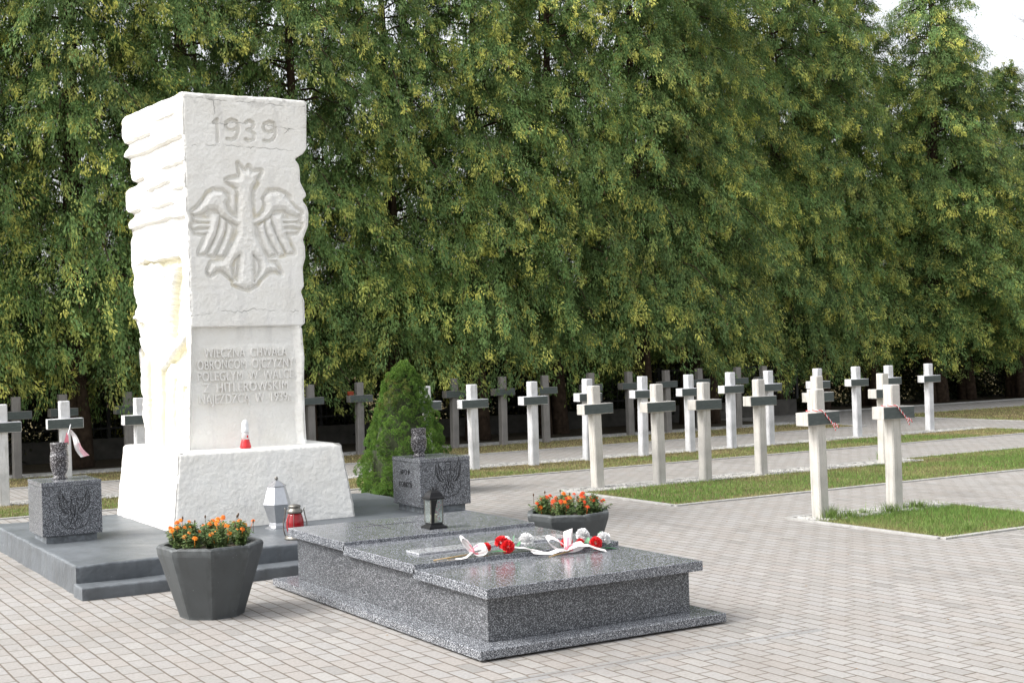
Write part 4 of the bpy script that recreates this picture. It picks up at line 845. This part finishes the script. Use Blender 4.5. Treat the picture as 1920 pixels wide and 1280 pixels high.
bouquet('right carnation bouquet with a large looped bow lying toward the right edge of the tomb', (4.66, 7.33, .370),
 [(.075, .09, .050, .040, 0, (-.2, -.2, 1)), (.15, .05, .050, .028, 0, U), (.235, .00, .046, .042, 0, (.2, -.9, .6)), (.235, .15, .080, .046, 1, U), (.325, .045, .058, .048, 1, (.3, -.2, 1))],
 [((.13, .03, .03), (.6, -.2, .6), .08, .03), ((.19, .03, .04), (.3, .2, 1), .06, .03), ((.27, .06, .04), (.8, .3, .8), .12, .02), ((.27, .05, .04), (.7, .5, .9), .13, .014), ((.25, -.03, .012), (1, .1, .1), .13, .035), ((.28, -.02, .012), (.9, -.35, .08), .12, .03), ((.31, .0, .02), (1, .3, .2), .10, .02), ((.22, .0, .02), (.8, -.6, .1), .09, .028)],
 [((.0, -.02, .030), (-.85, .45, .40), .13, .060, .030, (.2, .9, .35)), ((.0, -.02, .030), (.40, .45, .55), .125, .060, .030, (.8, -.4, .3)), ((.0, -.02, .024), (.96, -.1, .15), .125, .05, .018, (.1, .95, .35))],
 [([(0, -.02, .03), (.07, -.04, .052), (.14, -.06, .046), (.20, -.075, .020), (.255, -.085, .004)], (.015, .045, .01)), ([(0, -.02, .028), (-.06, -.03, .034), (-.13, -.035, .020), (-.20, -.02, .026), (-.24, .0, .032)], (.0, .040, .012))],
 [((-.12, -.055, .008), (.02, -.03, .018), .0048), ((-.16, -.065, .004), (.0, -.04, .018), .0024), ((-.02, -.02, .02), (.2, .02, .03), .004)], 0)
# ================================================================ CROSSES
H = 1.222
def cross_proto(mat, pl):
    t = bpy.data.objects.new('grave_cross', None); C.objects.link(t); t.empty_display_size = .1
    m = MB(); w = .0615
    def post(z0, z1, ww, c=.012, cap=True):
        pr_ = [(-ww+c, -ww), (ww-c, -ww), (ww, -ww+c), (ww, ww-c), (ww-c, ww), (-ww+c, ww), (-ww, ww-c), (-ww, -ww+c)]
        zz = [z0, z1-.008, z1]; ins = [0, 0, .006]; vs = [(x*(1-i/ww), y*(1-i/ww), z) for z, i in zip(zz, ins) for x, y in pr_]
        fs = [(j*8+i, j*8+(i+1) % 8, (j+1)*8+(i+1) % 8, (j+1)*8+i) for j in range(2) for i in range(8)]+[tuple(range(7, -1, -1)), tuple(16+i for i in range(8))]
        m.add(vs, fs)
    post(-.06, H, w); m.build('post', mat, t)
    m = MB(); m.box(-.212, .212, -.094, .060, H-.335, H-.212, .006); m.build('crossbar', mat, t)
    m = MB(); m.box(-.206, .206, -.0975, -.0935, H-.329, H-.218, .001); m.build('name_plaque', pl, t)
    return t
def copy_cross(p):
    c = p.copy(); C.objects.link(c)
    for ch in p.children: d = ch.copy(); C.objects.link(d); d.parent = c
    return c
R1 = [(9.012, 9.684), (10.004, 9.709)]
R2 = [(9.14, 13.60), (9.93, 13.44), (10.57, 13.36), (11.53, 13.44), (12.52, 13.45), (13.69, 13.45)]
R3 = [(3.06, 17.25), (3.80, 17.25), (4.70, 17.25), (8.70, 17.2), (9.404, 17.11), (10.366, 17.07), (11.36, 17.15), (12.391, 17.16), (13.33, 17.2), (14.2, 17.25), (15.0, 17.25), (16.15, 17.35), (17.15, 17.45), (17.95, 17.45), (19.1, 17.62)]
R4 = [(3.98, 21.3), (4.70, 21.5), (5.68, 21.45), (8.65, 21.3), (9.52, 21.3), (11.32, 21.29), (12.28, 21.24), (13.13, 21.16), (14.2, 21.3), (15.13, 21.35), (16.05, 21.4), (16.85, 21.4), (17.8, 21.4), (18.5, 21.4)]
L1 = ['left one of the two nearest pale crosses, red and white cord on its arm', 'right one of the two nearest pale crosses with a cord, beside the small bright lawn']
L2 = ['large pale grey cross at the left end of the second row, behind the marigold planter', 'pale grey cross second from left in the second row', 'pale grey cross third from left in the second row', 'pale grey cross fourth from left in the second row, left of the corded cross', 'pale cross directly behind the left corded cross, its top showing above it', 'pale cross directly behind the right corded cross, its arm end showing to the left']
L3 = ['whitewashed cross cut off by the left edge of the photo', 'whitewashed cross behind the flag and left pedestal', 'whitewashed cross half hidden by the left side of the monument', 'whitewashed cross partly hidden behind the round green bush', 'whitewashed cross first to the right of the bush', 'whitewashed cross second to the right of the bush', 'whitewashed cross half hidden behind the pale cross over the planter', 'whitewashed cross between the first and second pale crosses of the row in front', 'whitewashed cross behind the left arm of the third pale cross', 'whitewashed cross standing between the third and fourth pale crosses', 'whitewashed cross right behind the fourth pale cross', 'whitewashed cross hindmost of the three lined up behind the left corded cross', 'whitewashed cross standing free between the two corded crosses', 'whitewashed cross hindmost of the three lined up behind the right corded cross', 'whitewashed cross farthest right of all the crosses']
L4 = ['dull grey shaded cross at far left behind the cut-off white cross', 'dull shaded cross behind the white cross that stands behind the flag', 'dull shaded cross just left of the monument', 'dull shaded cross just right of the monument', 'dull shaded cross with a small red lamp on its arm, left of the bush', 'dull shaded back-row cross just left of the first white cross beyond the bush', 'dull shaded back-row cross between the first and second white crosses beyond the bush', 'dull shaded back-row cross touching the right of the second white cross beyond the bush', 'dull shaded cross in the back row behind the large cross over the planter', 'dull shaded cross in the back row left of the second pale cross', 'dull shaded cross in the back row just right of the second pale cross', 'dull shaded cross in the back row above the third pale cross', 'dull shaded cross in the back row between the third and fourth pale crosses', 'dull shaded cross at the right end of the back row under the trees']
rc_ = random.Random(5)
for Rw, Lb, mt, g in ((R1, L1, 'cross_grey', 'pale crosses of the nearest row'), (R2, L2, 'cross_grey', 'pale crosses of the second row'), (R3, L3, 'cross_white', 'whitewashed crosses of the third row'), (R4, L4, 'cross_shaded', 'dull crosses of the last row under the trees')):
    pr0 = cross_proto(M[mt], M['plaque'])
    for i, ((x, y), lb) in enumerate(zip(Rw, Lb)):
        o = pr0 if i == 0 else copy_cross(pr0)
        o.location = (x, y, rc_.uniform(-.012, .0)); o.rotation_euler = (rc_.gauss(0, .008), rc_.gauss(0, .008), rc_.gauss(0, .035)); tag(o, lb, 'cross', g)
# cords on the two nearest crosses
for (x, y), lb in zip(R1, ('twisted red and white cord tied round the arm of the left nearest cross', 'twisted red and white cord tied round the arm of the right nearest cross')):
    t = thing('twisted_cord', lb, 'cord', (x, y, H-.21), 'red and white cords on the two nearest crosses')
    base = [Vector(p) for p in [(-.16, -.02, .006), (-.10, -.075, .007), (-.03, -.103, .004), (.015, -.104, -.045), (.06, -.104, -.09), (.088, -.106, -.125)]]
    tl = [[(.088, -.106, -.125), (.115, -.11, -.122), (.15, -.108, -.145)], [(.088, -.106, -.125), (.10, -.112, -.15), (.118, -.108, -.185)], [(.088, -.106, -.125), (.12, -.11, -.135), (.16, -.108, -.162)]]
    for ph, mat, nm in ((0, M['red_petal'], 'red_strand'), (math.pi, M['white_petal'], 'white_strand')):
        m = MB()
        for path in [base]+[[Vector(p) for p in q] for q in tl]:
            pts = []
            for a, b in zip(path[:-1], path[1:]):
                for k in range(10):
                    f = k/10; pts.append(a.lerp(b, f))
            pts.append(path[-1]); pp = []
            for k, p in enumerate(pts):
                d = (pts[min(k+1, len(pts)-1)]-pts[max(0, k-1)]).normalized(); n1 = d.cross(Vector((0, 1, .2))).normalized(); n2 = d.cross(n1); q = ph+k*.75
                pp.append(p+(n1*math.cos(q)+n2*math.sin(q))*.004)
            m.tube(pp, .0038, 6)
        m.build(nm, mat, t)
t = thing('grave_lamp', 'small dull red lamp resting on the arm of a shaded cross left of the bush', 'lamp', (9.36, 21.27, H-.212))
m = MB(); m.lathe([(.05, 0), (.055, .01), (.055, .05), (.06, .055), (.05, .062), (.01, .068)], 14); m.build('lamp_body', simple('dull_red_plastic', (.30, .05, .02), .5, 0, 20, .1, 0), t)
# ================================================================ leaf cloud helper
def unit(v): return v/np.maximum(np.linalg.norm(v, axis=-1, keepdims=True), 1e-9)
def quads(c, d, s, l, w, tip=.35):
    """c base points, d unit directions, s unit side vectors, l length, w width -> kite leaves"""
    l = l[:, None]; w = w[:, None]
    V = np.stack([c, c+d*l*.45+s*w*.5, c+d*l, c+d*l*.45-s*w*.5], 1); return V
# ================================================================ ROUND SPRUCE BUSH
bx, by = 7.22, 14.90
sp = thing('conical_spruce', 'dense bright green cone-shaped dwarf spruce behind the right pedestal', 'shrub', (bx, by, 0))
Hb = 1.56
def brad(t):   # radius against relative height
    return np.interp(t, [0, .06, .14, .25, .45, .65, .82, .92, .97, 1.0], [.45, .51, .525, .515, .43, .33, .245, .18, .12, .04])
nb_ = 330; k_ = np.arange(nb_); tb = ((k_+.5)/nb_)**1.35; ab = k_*2.39996+rng.normal(0, .12, nb_); rb_ = rng.uniform(.060, .100, nb_)*(1-.35*tb)
Rb = brad(tb)*(1+.07*rng.normal(0, 1, nb_)).clip(.85, 1.14)-rb_*.75
CB = np.stack([Rb*np.cos(ab)+.03*np.sin(tb*2.5), Rb*np.sin(ab), tb*Hb*.975], -1)
CB = np.vstack([CB, [[.03, -.02, Hb*.985], [-.09, -.05, Hb*.90], [-.12, .02, Hb*.86], [.09, -.06, Hb*.93]]]); rb_ = np.r_[rb_, .06, .065, .07, .06]; nb_ = len(CB)
KS = 34; big = np.repeat(np.arange(nb_), KS); n = len(big)
dirs = unit(rng.normal(0, 1, (n, 3))+unit(CB*np.array([1, 1, 0])+1e-4)[big]*.7+np.array([0, 0, .25])); cen = CB[big]+dirs*(rb_[big]*rng.uniform(.80, 1.02, n))[:, None]; tr = rng.uniform(.012, .024, n)
K = 17; N_ = n*K; cc = np.repeat(cen, K, 0); oo = np.repeat(dirs, K, 0); rr = np.repeat(tr, K)
d = unit(rng.normal(0, 1, (N_, 3))*.8+oo*.9); p = cc+d*(rr*.5)[:, None]; dd = unit(d+rng.normal(0, .4, (N_, 3)))
s = unit(np.cross(dd, rng.normal(0, 1, (N_, 3)))); V = quads(p, dd, s, rng.uniform(.011, .022, N_), rng.uniform(.0035, .007, N_))
bigv = np.repeat(rng.random(nb_)[big], K); tv = np.repeat(rng.random(n), K); up_ = np.repeat(dirs[:, 2], K); zt = np.repeat(CB[big][:, 2]/Hb, K); aa = np.repeat(np.arctan2(CB[big][:, 1], CB[big][:, 0]), K)
brn = ((zt > .66) & (zt < .90) & (np.cos(aa+2.4) > .55))*(bigv > .3)*.55
tint = np.stack([np.clip(tv*.45+up_*.30+.1, 0, 1), np.clip(.22+.38*bigv+.25*tv+rng.normal(0, .08, N_), 0, 1), np.clip(brn*tv*1.3+(rng.random(N_) < .02), 0, 1)], -1)
link('foliage', mesh_np('foliage', V.reshape(-1, 3), np.arange(N_*4).reshape(-1, 4), False, np.repeat(tint, 4, 0)), M['spruce'], sp)
m = MB(); pr_ = [(max(.02, float(brad(np.array([q])))*.78-.02), q*Hb*.95) for q in np.linspace(0.0, 1, 14)]; m.lathe(pr_, 20); m.build('inner_shade_core', simple('core_shade_dark', (.03, .04, .015), .95, 0, 20, .4, 0), sp)  # solid dark core added as painted shade in the gaps between clumps
m = MB(); m.tube([(0, 0, 0), (0, 0, .3)], [.04, .03], 8); m.build('trunk', M['bark'], sp)
# ================================================================ CONIFERS
def conifer_meshes(seed, Ht, R, nlimb=118):
    g = np.random.default_rng(seed); rd = random.Random(seed)
    mt = MB()
    stems = [(0, 0, 1.0)]+[(rd.uniform(-.45, .45), rd.uniform(-.3, .3), rd.uniform(.6, .85)) for _ in range(rd.choice([1, 2, 2]))]
    for (sx, sy, sc) in stems:
        r0 = .13*sc; pts = []; rads = []
        for k in range(9):
            f = k/8; pts.append((sx*(1-.35*f)+.05*math.sin(f*5+seed), sy*(1-.35*f)+.05*math.cos(f*4+seed), Ht*sc*f*.97)); rads.append(r0*(1-f)**.8+.012)
        rads[0] *= 1.35; mt.tube(pts, rads, 9)
    base_t = .125
    PB_, PD, PL, PY, PS = [], [], [], [], []      # plume base, dir, length, yellow, shade
    TV = []
    for i in range(nlimb):
        t = base_t+(1-base_t)*((i+rd.random())/nlimb)**.92; a = i*2.39996+rd.uniform(-.3, .3)
        Rt = R*max(0, 1-max(0, (t-.12)/.88)**2.5)**.9*(.80 if t < .2 else 1)+.10
        Lr = Rt*rd.uniform(.66, 1.24); z0 = Ht*t+.25
        up = .55*(1-t*.3); dx, dy = math.cos(a), math.sin(a)
        def pos(s): return np.array([dx*Lr*s, dy*Lr*s, z0+Lr*(up*s-(up+.22+.25*(1-t))*s*s)])
        mt.tube([tuple(pos(q)) for q in (0, .3, .6, .9)], [.028*(1-t*.6), .02, .012, .005], 4, cap=False)
        limb_y = rd.random(); limb_s = rd.random()
        ns = max(3, int(Lr/.17))
        for k in range(ns):
            s = .30+.70*(k+rd.random()*.8)/ns
            for lat in (-1, -.5, 0, .5, 1):
                if rd.random() < .22: continue
                off_ = lat*.52*Lr*s*(1-.40*s)+rd.gauss(0, .04); p = pos(min(1, s)); p = p+np.array([-dy*off_, dx*off_, -.10*abs(off_)+rd.gauss(0, .03)])
                droop = rd.uniform(.35, 1.0); od = rd.uniform(.25, .9)
                d_ = np.array([dx*od+rd.gauss(0, .25), dy*od+rd.gauss(0, .25), -droop*1.2]); PB_.append(p); PD.append(d_/np.linalg.norm(d_))
                PL.append(rd.uniform(.28, .62)*(1-.25*t)); yy = (.45+.55*limb_y)*(s > .60)*(rd.random() < .50); PY.append(yy*rd.uniform(.5, 1)); PS.append(.45*limb_s+.45*rd.random())
    # apical tuft
    for k in range(26):
        a = rd.uniform(0, 6.28); z = Ht*(.95+.07*rd.random()); r = .16*rd.random(); PB_.append(np.array([r*math.cos(a), r*math.sin(a), z])); PD.append(np.array([math.cos(a)*.4, math.sin(a)*.4, rd.uniform(-.5, .8)])); PL.append(.22); PY.append(rd.random()*.6); PS.append(.4)
    PB_, PD, PL, PY, PS = map(np.array, (PB_, PD, PL, PY, PS)); PD = unit(PD)
    K = 72; n = len(PB_); f = g.random((n, K))**.85
    side = unit(np.cross(PD, g.normal(0, 1, (n, 3)))); side2 = np.cross(PD, side)
    lat = g.normal(0, 1, (n, K))*(.17*(1-.35*f)); lat2 = g.normal(0, .10, (n, K))
    P = PB_[:, None]+PD[:, None]*(PL[:, None]*f)[..., None]+side[:, None]*(lat*PL[:, None])[..., None]+side2[:, None]*(lat2*PL[:, None])[..., None]
    D = unit(PD[:, None]*1.0+side[:, None]*(lat*2.4)[..., None]+g.normal(0, .34, (n, K, 3))+np.array([0, 0, -.25]))
    Ot = unit(np.stack([PB_[:, 0], PB_[:, 1], np.full(n, .75)*np.hypot(PB_[:, 0], PB_[:, 1])+.1], -1)); Sd = unit(np.cross(D, Ot[:, None]+g.normal(0, .38, (n, K, 3))))
    l = g.uniform(.030, .082, (n, K)); w = l*g.uniform(.24, .42, (n, K))
    V = quads(P.reshape(-1, 3), D.reshape(-1, 3), Sd.reshape(-1, 3), l.ravel(), w.ravel())
    yel = np.clip(PY[:, None]*sstep(.20, .85, f)*1.3+g.normal(0, .06, (n, K))+.08, 0, 1); sh = np.clip(PS[:, None]+g.normal(0, .10, (n, K)), 0, 1); br = (g.random((n, K)) < .012)*1.0
    tint = np.stack([yel, sh, br], -1).reshape(-1, 3)
    crown = mesh_np('crown', V.reshape(-1, 3), np.arange(len(V)*4).reshape(-1, 4), False, np.repeat(tint, 4, 0)); crown.materials.append(M['conifer'])
    trunk = bpy.data.meshes.new('trunk'); trunk.from_pydata(mt.v, [], mt.f); trunk.update(); trunk.polygons.foreach_set('use_smooth', mt.sm); trunk.materials.append(M['bark'])
    return trunk, crown
TREES = [  # x, y, height, variant, rot, width scale
 (1.6, 22.9, 11.5, 0, 0.3, 1.0), (3.5, 23.1, 11.8, 1, 1.9, 1.0), (5.3, 22.8, 12.0, 2, 4.0, 1.0), (7.2, 23.1, 11.4, 3, 2.2, 1.02), (9.1, 22.9, 11.2, 0, 5.1, 1.0),
 (11.0, 23.1, 11.6, 1, 0.4, .98), (12.8, 22.9, 11.0, 2, 3.3, 1.0), (14.7, 23.2, 11.6, 3, 5.6, 1.0), (16.6, 23.0, 11.9, 0, 2.9, 1.0), (18.4, 23.5, 11.4, 1, 4.4, .98),
 (20.3, 24.9, 12.2, 2, .9, 1.0), (22.3, 25.2, 12.0, 3, 3.9, 1.0), (23.9, 25.4, 12.3, 0, 1.2, 1.0), (25.9, 26.1, 11.1, 3, .6, 1.15), (28.0, 25.4, 11.9, 1, 2.6, 1.14), (29.5, 26.0, 10.1, 2, 5.2, 1.12), (31.1, 25.6, 8.9, 3, .2, 1.15), (32.9, 25.7, 7.7, 0, 2.1, 1.0), (35.2, 25.9, 7.0, 1, 1.1, 1.0)]
TL = ['at the far left edge', 'above the left pedestal and flag', 'just left of the monument', 'directly behind the white monument', 'between the monument and the bush', 'rising behind the round bush', 'behind the first white crosses right of the bush', 'behind the large cross over the planter', 'behind the second and third pale crosses', 'behind the fourth pale cross', 'behind the left corded cross', 'between the two corded crosses', 'last tall one left of the sky gap', 'lower, filling the gap of sky', 'with the free pointed tip against the sky', 'right of the pointed one', 'low, near the right edge', 'cut by the right edge', 'beyond the right edge']
prot = [conifer_meshes(100+k, 10.0, 1.85) for k in range(4)]
for (x, y, h, vno, rz, ws), tl in zip(TREES, TL):
    o = thing('conifer_tree', 'drooping conifer with yellow-tipped foliage, ' + tl, 'tree', (x, y, 0), 'conifers forming the tall hedge behind the crosses', rz)
    k = h/10; o.scale = (ws*1.0, ws*1.0, k)
    link('trunk', prot[vno][0], None, o); link('crown', prot[vno][1], None, o)
# dark undergrowth behind the trunks
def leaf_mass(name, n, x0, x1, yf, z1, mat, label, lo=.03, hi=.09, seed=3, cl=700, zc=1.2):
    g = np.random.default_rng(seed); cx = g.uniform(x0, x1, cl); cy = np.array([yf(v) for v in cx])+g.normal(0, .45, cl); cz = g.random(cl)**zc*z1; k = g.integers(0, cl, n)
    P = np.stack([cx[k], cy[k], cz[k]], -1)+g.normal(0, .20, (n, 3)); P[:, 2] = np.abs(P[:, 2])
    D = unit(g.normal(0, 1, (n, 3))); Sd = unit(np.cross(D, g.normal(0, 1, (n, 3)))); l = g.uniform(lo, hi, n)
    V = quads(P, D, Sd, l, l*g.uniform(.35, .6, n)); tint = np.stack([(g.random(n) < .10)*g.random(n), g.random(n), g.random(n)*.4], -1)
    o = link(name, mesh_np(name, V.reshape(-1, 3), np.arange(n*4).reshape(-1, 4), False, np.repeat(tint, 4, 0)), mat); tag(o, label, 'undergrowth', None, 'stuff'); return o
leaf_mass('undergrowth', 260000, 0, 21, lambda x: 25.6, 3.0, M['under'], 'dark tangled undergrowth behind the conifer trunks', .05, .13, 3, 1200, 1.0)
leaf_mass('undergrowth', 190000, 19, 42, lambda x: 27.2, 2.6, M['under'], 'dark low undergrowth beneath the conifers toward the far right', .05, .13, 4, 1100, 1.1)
# fence behind the trunks
fn = thing('iron_fence', 'low dark iron bar fence on a concrete footing behind the conifer trunks', 'fence', (10, 24.4, 0))
m = MB(); m.box(-2, 22, 24.32, 24.50, -.05, .36, .01); off(m.build('footing', M['plinth_conc'], fn), fn)
for z in (.52, 1.12):
    m = MB(); m.box(-2, 22, 24.395, 24.425, z, z+.03); off(m.build('rail', M['rust'], fn), fn)
for k in range(13):
    m = MB(); m.box(-1.9+2*k, -1.84+2*k, 24.43, 24.49, .36, 1.2); off(m.build('post', M['rust'], fn), fn)
m = MB()
for k in range(192): m.box(-1.9+.125*k, -1.888+.125*k, 24.40, 24.412, .40, 1.18)
o = off(m.build('bars', M['rust'], fn), fn); o['kind'] = 'stuff'
# bare tree beyond the right end
bt = thing('bare_tree', 'leafless grey tree whose thin twigs show against the sky at the upper right edge', 'tree', (38.0, 28.5, 0))
rt = random.Random(4); mt = MB(); mtw = MB()
mt.tube([(0, 0, 0), (.1, 0, 3), (0, .1, 6.5), (.05, 0, 10.5), (0, 0, 13)], [.2, .17, .13, .07, .02], 9)
def twig(m, p, d, l, r, lv):
    n = 6; pts = [p]; q = d.copy()
    for i in range(n): q = (q+Vector((rt.gauss(0, .10), rt.gauss(0, .10), rt.gauss(.02, .10)))).normalized(); pts.append(pts[-1]+q*l/n)
    m.tube(pts, [r*(1-.75*i/n) for i in range(n+1)], 4, cap=False)
    if lv > 0:
        for i in range(2, n+1):
            for _ in range(2):
                dd = (q+Vector((rt.gauss(0, .6), rt.gauss(0, .6), rt.gauss(.1, .45)))).normalized(); twig(m, pts[i], dd, l*rt.uniform(.3, .5), r*.45, lv-1)
for k in range(46):
    z = rt.uniform(5.5, 12.5); a = rt.uniform(0, 6.28); d = Vector((math.cos(a), math.sin(a), rt.uniform(-.05, .45))).normalized(); twig(mtw, Vector((0, 0, z)), d, 2.7*(1-.08*(z-5.5)), .014, 2)
mt.build('trunk', M['twig'], bt); mtw.build('twigs', M['twig'], bt)
# far side of the hedge: field hedge line and a house wall glimpsed through the trunks
leaf_mass('far_shrubs', 30000, -20, 80, lambda x: 60, 4.0, M['under'], 'far shrub line seen in scraps between the trunks', .25, .6, 9, 500, 1.0)
